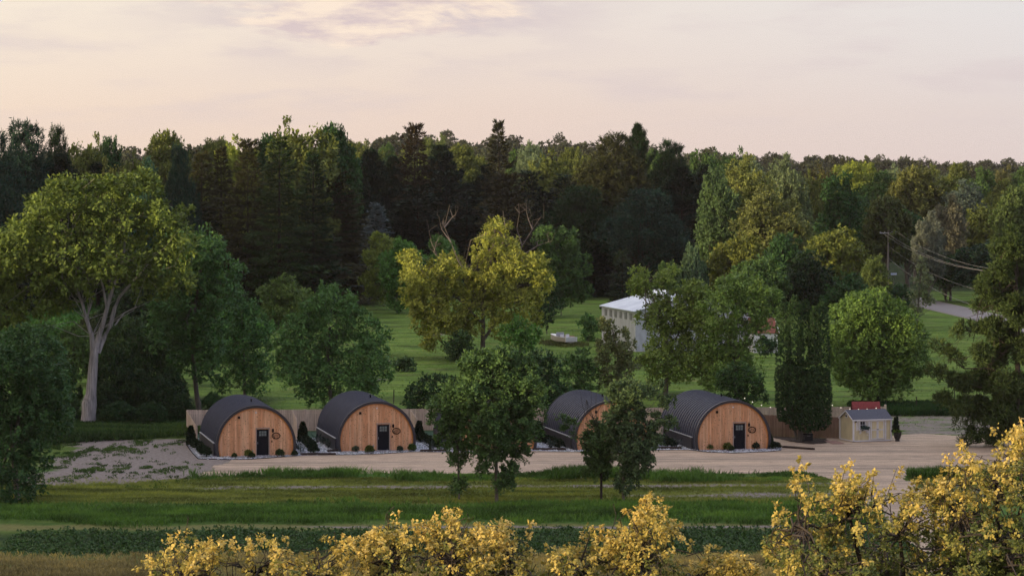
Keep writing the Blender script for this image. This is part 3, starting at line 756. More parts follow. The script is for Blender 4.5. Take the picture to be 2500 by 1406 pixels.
for (x, D, yt, wp, p) in [(450, 500, 380, 150, 'sprC'), (330, 450, 430, 170, 'sprB'), (240, 440, 420, 170, 'pinC'), (150, 430, 400, 180, 'pinC'), (60, 440, 400, 180, 'pinC'), (20, 420, 450, 160, 'sprC'),
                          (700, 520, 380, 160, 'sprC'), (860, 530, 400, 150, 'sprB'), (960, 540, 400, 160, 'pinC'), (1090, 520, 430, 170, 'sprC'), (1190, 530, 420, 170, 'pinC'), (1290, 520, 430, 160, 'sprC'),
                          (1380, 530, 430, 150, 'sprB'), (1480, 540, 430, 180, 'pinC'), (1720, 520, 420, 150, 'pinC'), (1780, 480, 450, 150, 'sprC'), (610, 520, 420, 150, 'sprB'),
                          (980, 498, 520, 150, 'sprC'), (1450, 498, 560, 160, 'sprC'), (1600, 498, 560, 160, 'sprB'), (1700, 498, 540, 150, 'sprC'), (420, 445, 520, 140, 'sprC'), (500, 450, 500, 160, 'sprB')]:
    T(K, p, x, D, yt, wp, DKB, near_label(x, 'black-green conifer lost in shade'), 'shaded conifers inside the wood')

# far rows out to the hills
k = 0
for D, lo, hi, yy in [(740, 860, 2560, 0), (840, 860, 2560, 0), (950, 860, 2560, 0)]:
    x = lo
    while x < hi:
        wp = rnd.uniform(70, 110) * 640 / D
        X = (x - W0 / 2) / F * D; z = float(terrain(X, D)); H = rnd.uniform(13, 19)
        c = rnd.choice([OL, MG, PAL, (.08, .11, .04), (.11, .12, .045), (.06, .07, .035)])
        p = rnd.choice(['oakA', 'oakB', 'oakC', 'ash'])
        make_tree('distant_tree', p, X, D + rnd.uniform(-30, 30), H, wp / F * D * 1.15, c, 'hazy round treetop in the woods between the wood and the skyline', 'tree', 'distant woodland trees', rnd.uniform(0, 6.28), z - 1)
        x += wp * rnd.uniform(.8, 1.15)

rng = np.random.RandomState(77)
def distant_woodland():
    V = []; A = []
    for D in (1080, 1230, 1400, 1600, 1850, 2150):
        x = 120
        while x < 2620:
            X = (x - W0 / 2) / F * D; Wd = rng.uniform(11, 18); H = rng.uniform(12, 20) + (4 if rng.uniform() < .12 else 0)
            z = float(terrain(X, D)) - 1; lobes = []
            for i in range(9):
                r = rng.uniform(.22, .4) * Wd / 2; d = norm(rng.normal(size=3)); d[2] = abs(d[2]) * 1.2 - .3
                lobes.append((X + d[0] * Wd * .36, D + d[1] * Wd * .36, z + H * .62 + d[2] * H * .33, r))
            P, O = lobes_to_clumps(rng, lobes, 1.3, .8)
            v, a = leaf_cloud(rng, P, O, 1.3, 4, 4, 1.0, .7, .3); V.append(v); A.append(a * .5 + rng.uniform(0, .5))
            x += Wd / D * F * rng.uniform(.62, .95)
    me = np_mesh('distant_woodland', np.concatenate(V), quads=np.arange(sum(map(len, V))).reshape(-1, 4), attr={'v': np.concatenate(A)})
    o = link('distant_woodland', me, LEAF, None, (.055, .068, .035)); tag(o, 'unbroken hazy woodland covering the low hills on the skyline', 'woodland', kind='stuff')
distant_woodland()


# ------------------------------------------------------------------ trees drawn one by one
CM = 2.0
def tree_px(kind, label, D, base, lobes, limbs, color, cr=.55, leaf=(.26, .17), dens=1.0, ntw=6, nlf=5, up=.35, flat=1.0, seed=1, depth=.6,
            bark=None, cat='tree', group=None, mat=None, trunk_r=.25, spread=.8, droop=.15, bottom=.55, extra=None, holes=.12, autolimb=True, split=None, shr=.62):
    """lobes (x, y, r in photo px) sit at distance D with random depth; limbs are lists of (x, y, radius m, depth m)"""
    rg = np.random.RandomState(seed); b = PX(base[0], base[1], D); z0 = float(terrain(b[0], b[1])); org = np.array([b[0], D, z0])
    e = empty(kind, tuple(org), 0, label, cat, group)
    lb = []; span = max(l[2] for l in lobes) / F * D
    for l in lobes:
        r = l[2] / F * D; r = max(r - shr * cr, .55 * r); dy = l[3] if len(l) > 3 else rg.uniform(-1, 1) * depth * span * 1.6
        p = PX(l[0], l[1], D) - org; lb.append((p[0], dy, p[2], r))
        if len(l) < 4:
            lb.append((p[0] + rg.normal() * r * .3, -dy + rg.normal() * r * .4, p[2] - r * rg.uniform(0, .4), r * .85))
    P, O = lobes_to_clumps(rg, lb, cr, dens, flat, bottom, holes)
    cl = [leaf_cloud(rg, P, O, cr * rg.uniform(.8, 1.4, len(P)), ntw, nlf, leaf[0], leaf[1], up, droop, spread)]
    if extra is not None: cl += extra(rg, org)
    tubes = []
    for lm in limbs:
        pts = [PX(q[0], q[1], D) - org + np.array([0, q[3] if len(q) > 3 else 0, 0]) for q in lm]; tubes.append((pts, [q[2] for q in lm]))
    if autolimb:
        tp = tubes[0][0]
        for l in lb[::2]:
            s = tp[rg.randint(len(tp) // 2, len(tp))]; tubes.append((wob_path(rg, s, l[:3], 6, .05), [trunk_r * .24, trunk_r * .2, trunk_r * .15, trunk_r * .1, trunk_r * .06, .01]))
    link('trunk', limb_mesh('trunk', tubes, 9), bark or BARK, e)
    link('crown', cloud_mesh('crown', cl), mat or LEAF, e, tuple(min(.5, q * CM) for q in color))
    return e, org


def shoots(tips, D, n=5, Ls=.7):
    def f(rg, org):
        P = []; O = []
        for (x, y) in tips:
            p = PX(x, y, D) - org; dr = norm(np.array([rg.normal() * .3, rg.normal() * .3, 1.0]))
            for i in range(n): P.append(p - dr * i * Ls / n + rg.normal(size=3) * .02); O.append(dr)
        return [leaf_cloud(rg, np.array(P), np.array(O), .17, 4, 3, .16, .10, .5, 0, .6)]
    return f



# the gnarled giant at the west end
tree_px('gnarled_tree', 'huge gnarled tree with pale split trunk, hollow flared foot and golden top', 252, (215, 1040),
        [(118, 462, 24), (160, 446, 22), (215, 452, 20), (243, 436, 24), (300, 450, 20), (345, 440, 28), (372, 452, 22), (85, 500, 24), (35, 548, 26), (455, 520, 22), (-10, 740, 40), (125, 500, 50), (185, 485, 46), (250, 470, 48), (335, 470, 52), (390, 520, 45), (70, 575, 60), (150, 560, 65), (235, 545, 60), (310, 545, 60), (380, 580, 60), (445, 560, 32),
         (20, 620, 60), (95, 650, 70), (180, 640, 70), (260, 625, 60), (335, 640, 60), (20, 720, 55), (110, 715, 45), (-20, 680, 60), (420, 640, 45), (455, 600, 30), (448, 690, 34), (-20, 590, 40), (15, 780, 34), (95, 760, 34), (60, 770, 30), (215, 690, 38), (350, 700, 40), (150, 750, 30), (290, 660, 40), (160, 690, 40), (400, 700, 34), (30, 790, 26)],
        [[(215, 1050, .72), (217, 1010, .62), (218, 985, .66), (222, 962, .46), (227, 900, .40), (230, 860, .36), (224, 820, .20), (212, 780, .15), (200, 740, .12), (188, 705, .10), (175, 660, .1), (165, 600, .06)],
         [(230, 865, .34), (240, 825, .24, -.1), (252, 790, .20, -.2), (263, 750, .17, -.3), (272, 715, .15), (285, 680, .12), (297, 648, .13), (305, 600, .08), (300, 540, .05)],
         [(236, 860, .3, .2), (252, 825, .22, .4), (268, 795, .19, .5), (277, 755, .17, .6), (290, 725, .14, .6), (318, 695, .11), (350, 660, .07), (380, 620, .04)],
         [(262, 750, .12, -.3), (256, 715, .1, -.5), (250, 680, .08, -.8), (245, 640, .05, -1)],
         [(285, 680, .1), (300, 645, .09, -.4), (335, 628, .07, -.8), (372, 622, .05, -1.2), (400, 608, .03, -1.4)],
         [(278, 795, .07, .5), (300, 765, .06, .9), (330, 750, .04, 1.2)],
         [(204, 1045, .2), (205, 1015, .22), (208, 990, .2)], [(228, 1048, .16), (229, 1020, .2), (227, 992, .2)], [(215, 1040, .06, -.5), (212, 1062, .05, -.9), (209, 1072, .03, -1.0)]],
        (.066, .094, .022), cr=.6, leaf=(.30, .19), seed=21, bark=BARKP, trunk_r=.14, depth=1.0, holes=.24)

tree_px('shaggy_tree', 'shaggy dark rounded tree beside the gnarled giant with slender mossy trunk', 268, (487, 1000),
        [(455, 600, 45), (515, 610, 48), (545, 650, 40), (430, 670, 50), (490, 680, 60), (545, 710, 38), (420, 745, 50), (475, 760, 60), (530, 770, 42), (400, 820, 40), (455, 840, 50), (515, 840, 45), (440, 890, 35), (500, 900, 35), (395, 760, 40)],
        [[(487, 1005, .30), (480, 960, .22), (474, 900, .2), (470, 820, .17), (478, 740, .12), (488, 660, .06)]], (.036, .078, .026), seed=22, trunk_r=.2, cr=.55, leaf=(.27, .17), depth=.9)

tree_px('feathery_tree', 'feathery green tree between the shaggy tree and the open lawn', 280, (598, 968),
        [(590, 760, 42), (610, 800, 45), (575, 840, 48), (625, 850, 42), (555, 890, 40), (640, 900, 34), (600, 910, 45), (570, 720, 30), (545, 940, 28), (630, 945, 26), (560, 800, 35)],
        [[(598, 975, .16), (596, 900, .14), (592, 820, .08), (590, 760, .04)]], (.036, .082, .026), seed=23, trunk_r=.14, cr=.5, leaf=(.22, .13), up=.6)

tree_px('leafy_tree', 'dark bushy tree reaching the ground at the dirt patch\'s near corner', 196, (45, 1240),
        [(30, 860, 60), (90, 860, 55), (10, 920, 70), (80, 940, 70), (135, 950, 45), (40, 1010, 75), (110, 1020, 60), (160, 1010, 26), (20, 1100, 70), (85, 1110, 45), (30, 1170, 50), (70, 1190, 34), (-20, 1000, 70), (60, 820, 35), (-10, 1220, 45), (120, 890, 40)],
        [[(45, 1250, .2), (40, 1180, .18), (30, 1100, .15), (50, 1000, .1), (60, 900, .05)], [(8, 1140, .08), (20, 1090, .07), (50, 1040, .04)]], (.028, .060, .022), seed=24, trunk_r=.15, cr=.42, leaf=(.20, .125), up=.5, depth=.7)

tree_px('round_tree', 'full round green tree with spiky shoots between the first two cabins', 262, (812, 1010),
        [(800, 745, 32), (760, 770, 40), (840, 765, 38), (880, 790, 40), (730, 810, 42), (800, 810, 55), (915, 820, 36), (705, 850, 40), (770, 870, 60), (850, 860, 60), (910, 870, 48), (720, 910, 42), (790, 930, 50), (870, 925, 48), (930, 905, 30), (750, 960, 30), (830, 970, 30), (690, 890, 30), (790, 720, 16), (818, 712, 14), (855, 735, 16), (900, 950, 26)],
        [[(812, 1015, .2), (806, 960, .17), (800, 880, .14), (805, 800, .08)]], (.046, .098, .030), seed=25, trunk_r=.16, cr=.5, leaf=(.22, .13), up=.75, depth=.9, dens=1.2,
        extra=shoots([(785, 690), (790, 700), (818, 702), (828, 715), (760, 730), (850, 722), (870, 738), (890, 755), (740, 750), (905, 765), (800, 712), (775, 722), (838, 730), (925, 790), (715, 785)], 262))

# golden ash in the middle, with dead branch tips
def ash():
    e, org = tree_px('ash_tree', 'big golden-green ash in the middle with bare dead branch tips', 340, (1180, 872),
        [(1215, 555, 28), (1195, 590, 30), (1240, 605, 32), (1180, 625, 30), (1255, 640, 34), (1000, 640, 28), (1010, 672, 34), (1060, 665, 36), (1105, 650, 34), (1130, 690, 40), (1180, 680, 42), (1230, 680, 44), (1290, 655, 40), (1315, 640, 26), (1320, 700, 34),
         (1010, 720, 34), (1060, 725, 44), (1110, 745, 48), (1170, 750, 48), (1230, 750, 48), (1290, 740, 40), (1030, 780, 36), (1080, 800, 44), (1135, 800, 38), (1235, 800, 38), (1275, 790, 34), (1045, 825, 26), (1000, 690, 26), (1335, 675, 20)],
        [[(1180, 880, .36), (1179, 840, .28), (1180, 800, .24), (1178, 740, .2), (1190, 680, .14), (1205, 600, .07), (1212, 560, .03)], [(1180, 830, .2), (1215, 780, .14, .4), (1245, 730, .1, .6), (1280, 670, .05)],
         [(1178, 790, .16), (1130, 740, .12, -.4), (1090, 700, .08), (1060, 660, .04)], [(1040, 850, .02, -1), (1060, 800, .05, -.5), (1110, 780, .09)]],
        (.140, .155, .032), seed=26, trunk_r=.26, cr=.6, leaf=(.30, .19), up=.55, depth=1.0, holes=.16)
    rg = np.random.RandomState(4); tb = []
    for pts in [[(1160, 690), (1120, 640), (1100, 590), (1085, 555), (1098, 500)], [(1100, 590), (1078, 560), (1072, 530)], [(1085, 555), (1105, 530), (1112, 525)], [(1120, 650), (1075, 640), (1052, 590), (1048, 565)],
                [(1255, 650), (1275, 600), (1300, 560), (1320, 530)], [(1275, 600), (1262, 560), (1268, 520)], [(1300, 560), (1290, 535), (1285, 515)], [(1230, 660), (1225, 600), (1235, 560), (1228, 515)], [(1075, 640), (1060, 615), (1066, 590)],
                [(1280, 620), (1312, 600), (1340, 590)], [(1060, 700), (1040, 670), (1020, 650)]]:
        P = [PX(x, y, 340) - org + np.array([0, rg.uniform(-.8, .8), 0]) for x, y in pts]; n = len(P); tb.append((P, [.055 * (1 - i / n) + .016 for i in range(n)]))
        for q in range(4):
            i = rg.randint(1, n); s = P[i]; tb.append(([s, s + rg.normal(size=3) * .35 + np.array([0, 0, .5]), s + rg.normal(size=3) * .5 + np.array([0, 0, 1.1])], [.022, .018, .01]))
    tag(link('dead_branch', limb_mesh('dead_branch', tb, 5), DEAD, e), 'bare dead branches above the crown')
ash()

for nm, lb, D, x, yb, lobes, c in [
    ('shrub', 'dark rounded shrub hugging the golden ash trunk', 335, 1120, 905, [(1105, 850, 24), (1125, 830, 26), (1140, 865, 24), (1112, 885, 22)], (.026, .050, .018)),
    ('shrub', 'bright green shrub on the lawn side of the golden ash', 330, 1270, 870, [(1240, 815, 24), (1270, 800, 26), (1300, 815, 22), (1255, 840, 24), (1285, 840, 22)], (.055, .12, .028)),
    ('shrub', 'bright green round shrub against the black wood', 440, 970, 765, [(950, 640, 30), (985, 620, 34), (1015, 640, 30), (960, 680, 34), (1000, 690, 36), (975, 730, 30)], (.050, .115, .026)),
    ('shrub', 'smaller bright green shrub behind the golden ash', 430, 1075, 770, [(1070, 600, 24), (1095, 615, 24), (1075, 640, 28), (1100, 680, 26)], (.050, .105, .028)),
    ('shrub', 'yellow-green shrub at the foot of the powder-blue spruce', 450, 930, 740, [(925, 590, 24), (945, 610, 26), (915, 630, 28), (930, 665, 34), (905, 690, 28), (925, 715, 26)], (.09, .12, .025)),
    ('shrub', 'broad green thicket east of the golden ash below the pines', 430, 1370, 770, [(1340, 580, 34), (1385, 590, 34), (1350, 640, 44), (1400, 650, 42), (1370, 700, 44), (1330, 720, 36), (1410, 710, 30)], (.032, .065, .020)),
    ('shrub', 'dark shrub leaning out over the lawn east of the golden ash', 380, 1335, 815, [(1335, 700, 26), (1345, 740, 26), (1325, 770, 28)], (.020, .042, .016)),
    ('shrub', 'olive bushy shrub on the lawn edge west of the round tree', 400, 680, 800, [(660, 715, 28), (700, 705, 34), (735, 730, 30), (670, 755, 32), (715, 765, 32), (650, 785, 20)], (.060, .095, .026)),
    ('shrub', 'dark leafy bank of brush behind the third cabin', 255, 1310, 1010, [(1290, 900, 32), (1320, 880, 30), (1350, 900, 30), (1300, 940, 34), (1345, 950, 34), (1375, 965, 28), (1320, 985, 28)], (.022, .050, .018)),
    ('shrub', 'green feathery shrub behind the fourth cabin', 262, 1410, 985, [(1385, 890, 26), (1420, 880, 28), (1440, 910, 22), (1395, 930, 30), (1430, 950, 26), (1400, 965, 22)], (.040, .080, .026)),
    ('shrub', 'low dark shrub spilling over the fence beside the second cabin', 258, 1060, 1005, [(1010, 960, 22), (1045, 945, 28), (1080, 940, 30), (1035, 980, 26), (1075, 980, 28), (1110, 950, 26), (1000, 985, 16)], (.018, .042, .014)),
    ('shrub', 'dark mounded shrub behind the fifth cabin', 262, 1800, 985, [(1770, 925, 24), (1805, 915, 28), (1840, 930, 26), (1780, 955, 28), (1825, 965, 28), (1855, 965, 20)], (.026, .055, .018)),
    ('shrub', 'pale leafy sapling clump on the meadow beside the boat', 372, 1436, 850, [(1425, 790, 12), (1438, 780, 13), (1450, 800, 14), (1430, 815, 15), (1445, 830, 14)], (.045, .095, .030)),
    ('shrub', 'knee-high dark brush mound on the lawn behind the second cabin', 318, 985, 905, [(975, 893, 9), (988, 888, 10), (1000, 895, 8)], (.030, .055, .022)),
    ('shrub', 'leafy bush screening the white hut wall', 340, 1870, 862, [(1865, 838, 10), (1882, 845, 9), (1874, 852, 9), (1858, 850, 9)], (.022, .050, .020)),
]:
    tree_px(nm, lb, D, (x, yb), lobes, [[(x, yb, .08), (x, yb - 12, .06), (x, yb - 25, .04)]], c, cr=.42 if D < 300 else .55, leaf=(.2, .13) if D < 300 else (.28, .18), seed=int(x), trunk_r=.08, cat='shrub', up=.6, bottom=.9, dens=1.1)

# two spreading trees in front of the white barn, slim tree beside them
tree_px('spreading_tree', 'spreading yellow-green tree whose crown covers the white barn', 285, (1625, 972),
        [(1560, 675, 24), (1572, 705, 26), (1545, 700, 16), (1620, 690, 22), (1640, 665, 20), (1690, 715, 32), (1720, 740, 34), (1650, 740, 36), (1610, 760, 34), (1680, 780, 42), (1720, 800, 36), (1600, 800, 34), (1650, 830, 40), (1700, 860, 40), (1610, 870, 34), (1570, 780, 18), (1660, 900, 38), (1720, 910, 34), (1620, 920, 30), (1575, 890, 26)],
        [[(1625, 978, .26), (1628, 920, .2), (1632, 860, .17), (1620, 800, .13), (1600, 740, .09), (1575, 690, .05)], [(1632, 860, .14), (1665, 800, .1, .4), (1690, 740, .06)], [(1610, 770, .08), (1580, 740, .06, -.5), (1562, 715, .04, -.5)]],
        (.095, .135, .034), seed=31, cr=.5, leaf=(.24, .15), trunk_r=.2, up=.6, depth=.9, holes=.05, dens=1.5)
tree_px('spreading_tree', 'wide twin-limbed tree between the white barn and the rusty-roofed hut', 280, (1800, 975),
        [(1760, 715, 30), (1800, 705, 32), (1850, 715, 28), (1885, 720, 22), (1740, 750, 32), (1790, 755, 36), (1840, 760, 34), (1885, 760, 24), (1750, 800, 32), (1800, 810, 34), (1850, 800, 28), (1745, 850, 34), (1795, 870, 36), (1840, 850, 24), (1760, 905, 34), (1810, 915, 32), (1850, 895, 20), (1740, 940, 26), (1775, 690, 14), (1845, 690, 16)],
        [[(1800, 980, .26), (1798, 930, .2), (1796, 880, .17), (1780, 820, .12), (1765, 760, .06)], [(1796, 890, .16), (1820, 830, .13, .3), (1845, 780, .08, .4), (1860, 730, .04)], [(1790, 850, .1), (1800, 790, .07), (1800, 730, .03)]],
        (.085, .135, .036), seed=32, cr=.5, leaf=(.23, .145), trunk_r=.2, up=.6, depth=.9, holes=.05, dens=1.5)
tree_px('slim_tree', 'slim pale-leaved tree behind the fourth cabin in front of the barn', 262, (1513, 985),
        [(1490, 800, 20), (1510, 820, 26), (1480, 840, 26), (1530, 850, 26), (1500, 870, 30), (1470, 880, 22), (1535, 890, 26), (1490, 910, 30), (1525, 920, 28), (1480, 935, 20), (1475, 790, 10)],
        [[(1513, 990, .1), (1512, 930, .09), (1508, 860, .07), (1495, 800, .03)]], (.070, .085, .036), seed=33, cr=.42, leaf=(.22, .14), trunk_r=.08, holes=.25)

tree_px('topped_tree', 'round dark tree with glowing golden top behind the cream shed', 272, (2125, 1000),
        [(2097, 745, 35), (2135, 742, 40), (2172, 755, 35), (2066, 775, 35), (2108, 780, 47), (2161, 785, 45), (2203, 790, 38), (2050, 810, 35), (2092, 830, 54), (2150, 840, 59), (2209, 840, 52), (2241, 825, 31), (2055, 870, 40), (2108, 885, 54), (2172, 890, 59), (2230, 880, 40), (2066, 915, 31), (2119, 940, 40), (2182, 940, 35), (2140, 965, 28)],
        [[(2125, 1005, .22), (2122, 960, .2), (2120, 900, .17), (2125, 820, .1), (2128, 760, .04)], [(2140, 1005, .14), (2145, 940, .12), (2160, 860, .07)]], (.060, .105, .026), seed=34, cr=.48, leaf=(.21, .135), trunk_r=.17, up=.6, depth=.9, dens=1.6, holes=.05)

tree_px('young_poplar', 'slender pale silver-green poplar standing by the road', 398, (2238, 805),
        [(2250, 640, 11), (2247, 662, 14), (2258, 680, 15), (2240, 690, 15), (2262, 705, 15), (2235, 715, 16), (2252, 730, 18), (2268, 735, 12), (2230, 740, 12), (2240, 755, 14)],
        [[(2238, 808, .14), (2240, 770, .12), (2244, 720, .09), (2250, 650, .03)], [(2240, 775, .05), (2260, 762, .03), (2272, 755, .02)]], (.085, .105, .06), seed=35, cr=.5, leaf=(.25, .16), trunk_r=.1, holes=.3, up=.7)


# arborvitae group
def arborvitae():
    D = 238.6; org = np.array([(1955 - 1250) / F * D, D, 0.0]); rg = np.random.RandomState(50)
    e = empty('arborvitae', tuple(org), 0, 'tall black-green clump of columnar arborvitae on a dark mulch bed', 'conifer')
    m = D / F
    for (x, top, bot, r, dy) in [(1939, 725, 1050, 17, -.5), (1966, 736, 1060, 15, .2), (1987, 750, 1052, 13, -.6), (2006, 740, 1052, 16, .1), (1912, 745, 1030, 15, .1), (1952, 880, 1045, 19, .8), (1984, 900, 1050, 19, -.9), (1926, 880, 1035, 17, -.7), (2010, 900, 1045, 15, -.3), (1911, 900, 1030, 14, -.4), (1965, 920, 1055, 20, -1.0)]:
        cx = (x - 1955) * m; zt = CAMZ - (top - HOR) * m; zb = CAMZ - (bot - HOR) * m; rr = r * m; n = int((zt - zb) * rr * 190); rr *= 1.02
        t = rg.uniform(0, 1, n) ** .9; th = rg.uniform(0, 2 * pi, n)
        rad = rr * np.interp(t, [0, .06, .3, .75, .93, 1], [.35, .80, 1.05, 1.0, .70, .10]) * (1 + .07 * np.sin(th * 3 + t * 15) + rg.normal(size=n) * .03)
        P = np.stack([cx + np.cos(th) * rad, dy + np.sin(th) * rad, zb + t * (zt - zb)], 1); O = np.stack([np.cos(th), np.sin(th), np.full(n, .5)], 1)
        cl = leaf_cloud(rg, P, O, .14, 3, 3, .13, .08, .7, 0, .4, 1.1)
        link('column', cloud_mesh('column', [cl]), NEEDLE, e, (.040, .082, .030))
    tb = [([np.array([-.05, 0, -.1]), np.array([0.0, 0, 1.2]), np.array([.15, 0, 3.0])], [.22, .16, .10]), ([np.array([-.25, .2, -.1]), np.array([-.6, .2, 1.5]), np.array([-.7, .2, 3])], [.12, .1, .07])]
    link('trunk', limb_mesh('trunk', tb, 8), BARK, e)
arborvitae()

# leaning pine at the frame's edge
tree_px('leaning_pine', 'large long-needled pine with drooping open boughs at the yard\'s eastern end', 234, (2484, 1092),
        [(2470, 600, 30, -.5), (2448, 610, 22, .5), (2500, 630, 46, 1), (2440, 660, 26, -1), (2480, 690, 42, 1.5), (2410, 680, 20, .6), (2395, 700, 18, -.8), (2430, 730, 30, .3), (2490, 760, 46, -1), (2395, 745, 16, .9),
         (2360, 800, 15, 0), (2385, 800, 20, .3), (2420, 800, 30, -.5), (2460, 830, 38, 1), (2335, 812, 10, 0), (2500, 850, 40, 0), (2390, 860, 24, -1.5), (2430, 880, 34, 1),
         (2290, 845, 13, .5), (2310, 852, 15, .5), (2330, 868, 15, .4), (2345, 890, 15, .2), (2275, 905, 14, -.6), (2300, 912, 18, -.6), (2330, 925, 20, -.5), (2360, 935, 26, -.2), (2400, 930, 34, 1), (2450, 940, 44, -1), (2500, 950, 44, 1),
         (2310, 980, 20, 1), (2340, 990, 26, -1), (2385, 1000, 34, .6), (2430, 1010, 40, -.8), (2480, 1020, 44, .8), (2345, 1040, 20, .4), (2385, 1055, 24, -.3), (2435, 1065, 26, .4), (2350, 1085, 14, .1), (2380, 1090, 16, -.2), (2510, 1070, 34, .5), (2475, 570, 16, .3)],
        [[(2484, 1100, .30), (2482, 1040, .26), (2484, 940, .23), (2486, 820, .18), (2482, 700, .12), (2474, 580, .04)],
         [(2484, 930, .1), (2420, 900, .07, .3), (2355, 900, .05, .3), (2300, 848, .03, .5)], [(2484, 980, .1), (2410, 950, .07, -.3), (2340, 930, .05, -.5), (2275, 908, .02, -.6)],
         [(2484, 860, .09), (2420, 815, .06), (2345, 806, .03)], [(2484, 1040, .09), (2420, 1030, .06), (2330, 1000, .03)], [(2482, 760, .08), (2430, 720, .05), (2395, 700, .03)], [(2484, 1070, .07), (2420, 1075, .05), (2360, 1085, .03)]],
        (.032, .050, .016), seed=40, cr=.42, leaf=(.30, .075), ntw=9, nlf=7, dens=2.4, up=.35, flat=.74, mat=NEEDLE, bark=BARKD, trunk_r=.2, spread=.9, droop=-.1, holes=.1, cat='pine tree', bottom=.8)


# the young trees in the mown strip in front of the gravel
G_Y = 'young trees in the mown strip'
tree_px('young_tree', 'large young elm with upright feathery shoots hiding the third cabin', 196, (1213, 1225),
        [(1150, 885, 20), (1185, 880, 22), (1225, 875, 24), (1265, 885, 22), (1290, 905, 20), (1150, 915, 28), (1200, 920, 36), (1255, 925, 34), (1300, 945, 26), (1150, 960, 34), (1215, 975, 44), (1275, 985, 36), (1310, 990, 20), (1150, 1010, 30), (1205, 1030, 40), (1265, 1035, 36), (1165, 1060, 24), (1215, 1080, 36), (1270, 1075, 26),
         (1190, 1120, 24), (1240, 1115, 24), (1280, 1110, 14), (1180, 1150, 14), (1235, 1170, 22), (1255, 1150, 16), (1215, 1190, 14), (1318, 960, 14), (1305, 1060, 16), (1165, 1100, 16)],
        [[(1213, 1235, .13), (1212, 1180, .12), (1211, 1100, .11), (1210, 1020, .08), (1205, 940, .05), (1200, 870, .02)]], (.044, .082, .028), seed=51, shr=.32, cr=.34, leaf=(.17, .105), ntw=6, nlf=5, up=.85, spread=.6, trunk_r=.09, group=G_Y, holes=.08, depth=1.0, dens=1.9,
        extra=shoots([(1122, 880), (1135, 862), (1160, 855), (1180, 858), (1208, 852), (1215, 850), (1243, 850), (1246, 848), (1275, 862), (1290, 878), (1302, 885), (1318, 905), (1322, 950), (1336, 1000), (1170, 866), (1195, 862), (1230, 858), (1260, 858), (1148, 868), (1128, 900), (1330, 1015), (1325, 975)], 196))
tree_px('young_tree', 'slender young tree leaning against the large elm with thin straight stem', 197, (1121, 1222),
        [(1100, 955, 18), (1125, 965, 20), (1085, 985, 24), (1120, 1000, 28), (1070, 1025, 20), (1105, 1045, 26), (1135, 1050, 20), (1085, 1075, 18), (1120, 1090, 20), (1115, 1130, 14), (1130, 1120, 10), (1105, 1120, 10), (1120, 1175, 10), (1130, 1185, 8), (1060, 990, 14), (1150, 1080, 14), (1112, 1190, 7)],
        [[(1121, 1228, .07), (1120, 1180, .06), (1118, 1100, .05), (1110, 1020, .03), (1103, 950, .015)]], (.044, .082, .028), seed=52, shr=.32, cr=.30, leaf=(.16, .10), up=.7, spread=.7, trunk_r=.05, group=G_Y, holes=.1, depth=.9, dens=1.6,
        extra=shoots([(1100, 935), (1112, 940), (1090, 945), (1075, 965), (1058, 972), (1128, 948), (1045, 990), (1098, 928)], 197))
tree_px('young_tree', 'young tree with bare twiggy upper branches before the fourth cabin', 197, (1468, 1218),
        [(1455, 1050, 20), (1480, 1045, 18), (1440, 1075, 20), (1470, 1085, 26), (1495, 1080, 14), (1445, 1110, 22), (1475, 1125, 24), (1462, 1150, 16), (1480, 1160, 10), (1395, 1030, 12, .3), (1380, 1050, 10, .2), (1372, 1022, 10, 0), (1405, 1060, 10, -.2), (1440, 1130, 10), (1430, 1150, 8)],
        [[(1468, 1224, .09), (1468, 1160, .08), (1466, 1100, .06), (1460, 1050, .04), (1445, 1010, .02), (1432, 975, .01)], [(1460, 1060, .03), (1435, 1030, .02), (1422, 990, .012), (1417, 955, .006)], [(1462, 1050, .03), (1455, 1010, .02), (1455, 970, .012), (1462, 935, .006)],
         [(1466, 1100, .04), (1420, 1080, .025), (1390, 1045, .015), (1370, 1015, .008)], [(1450, 1020, .02), (1470, 985, .012), (1478, 950, .006)], [(1440, 1010, .015), (1445, 970, .01), (1440, 930, .006)], [(1455, 1030, .02), (1430, 1000, .012), (1405, 985, .006)]],
        (.042, .074, .026), seed=53, shr=.32, cr=.30, leaf=(.16, .10), up=.6, trunk_r=.05, group=G_Y, holes=.1, dens=1.7, autolimb=True, bark=BARKD)
tree_px('young_tree', 'lopsided young tree with long arching sprays before the fourth cabin', 195, (1522, 1222),
        [(1520, 960, 22), (1550, 955, 18), (1500, 975, 16), (1535, 990, 28), (1510, 1020, 26), (1555, 1020, 22), (1580, 965, 12), (1605, 955, 9), (1500, 1060, 20), (1535, 1060, 26), (1515, 1100, 24), (1550, 1100, 30), (1580, 1085, 20), (1530, 1140, 24), (1565, 1130, 22), (1520, 1175, 18), (1545, 1170, 14), (1525, 1200, 10), (1600, 1075, 12), (1580, 1040, 12), (1612, 1040, 9), (1635, 1030, 7), (1590, 1120, 10), (1600, 1020, 8), (1625, 985, 6)],
        [[(1522, 1228, .10), (1522, 1180, .09), (1524, 1100, .07), (1525, 1030, .05), (1522, 960, .02)], [(1525, 1050, .03), (1570, 1010, .02), (1605, 975, .012), (1645, 960, .006)], [(1525, 1080, .03), (1580, 1055, .02), (1640, 1030, .008)]],
        (.044, .070, .032), seed=54, shr=.32, cr=.32, leaf=(.17, .105), up=.7, spread=.7, trunk_r=.06, group=G_Y, holes=.1, depth=.8, dens=1.7,
        extra=shoots([(1525, 930), (1535, 925), (1548, 928), (1500, 945), (1510, 935), (1560, 935), (1578, 930), (1590, 940), (1612, 935), (1618, 932), (1648, 968), (1640, 978), (1650, 1030), (1490, 940), (1630, 970)], 195))


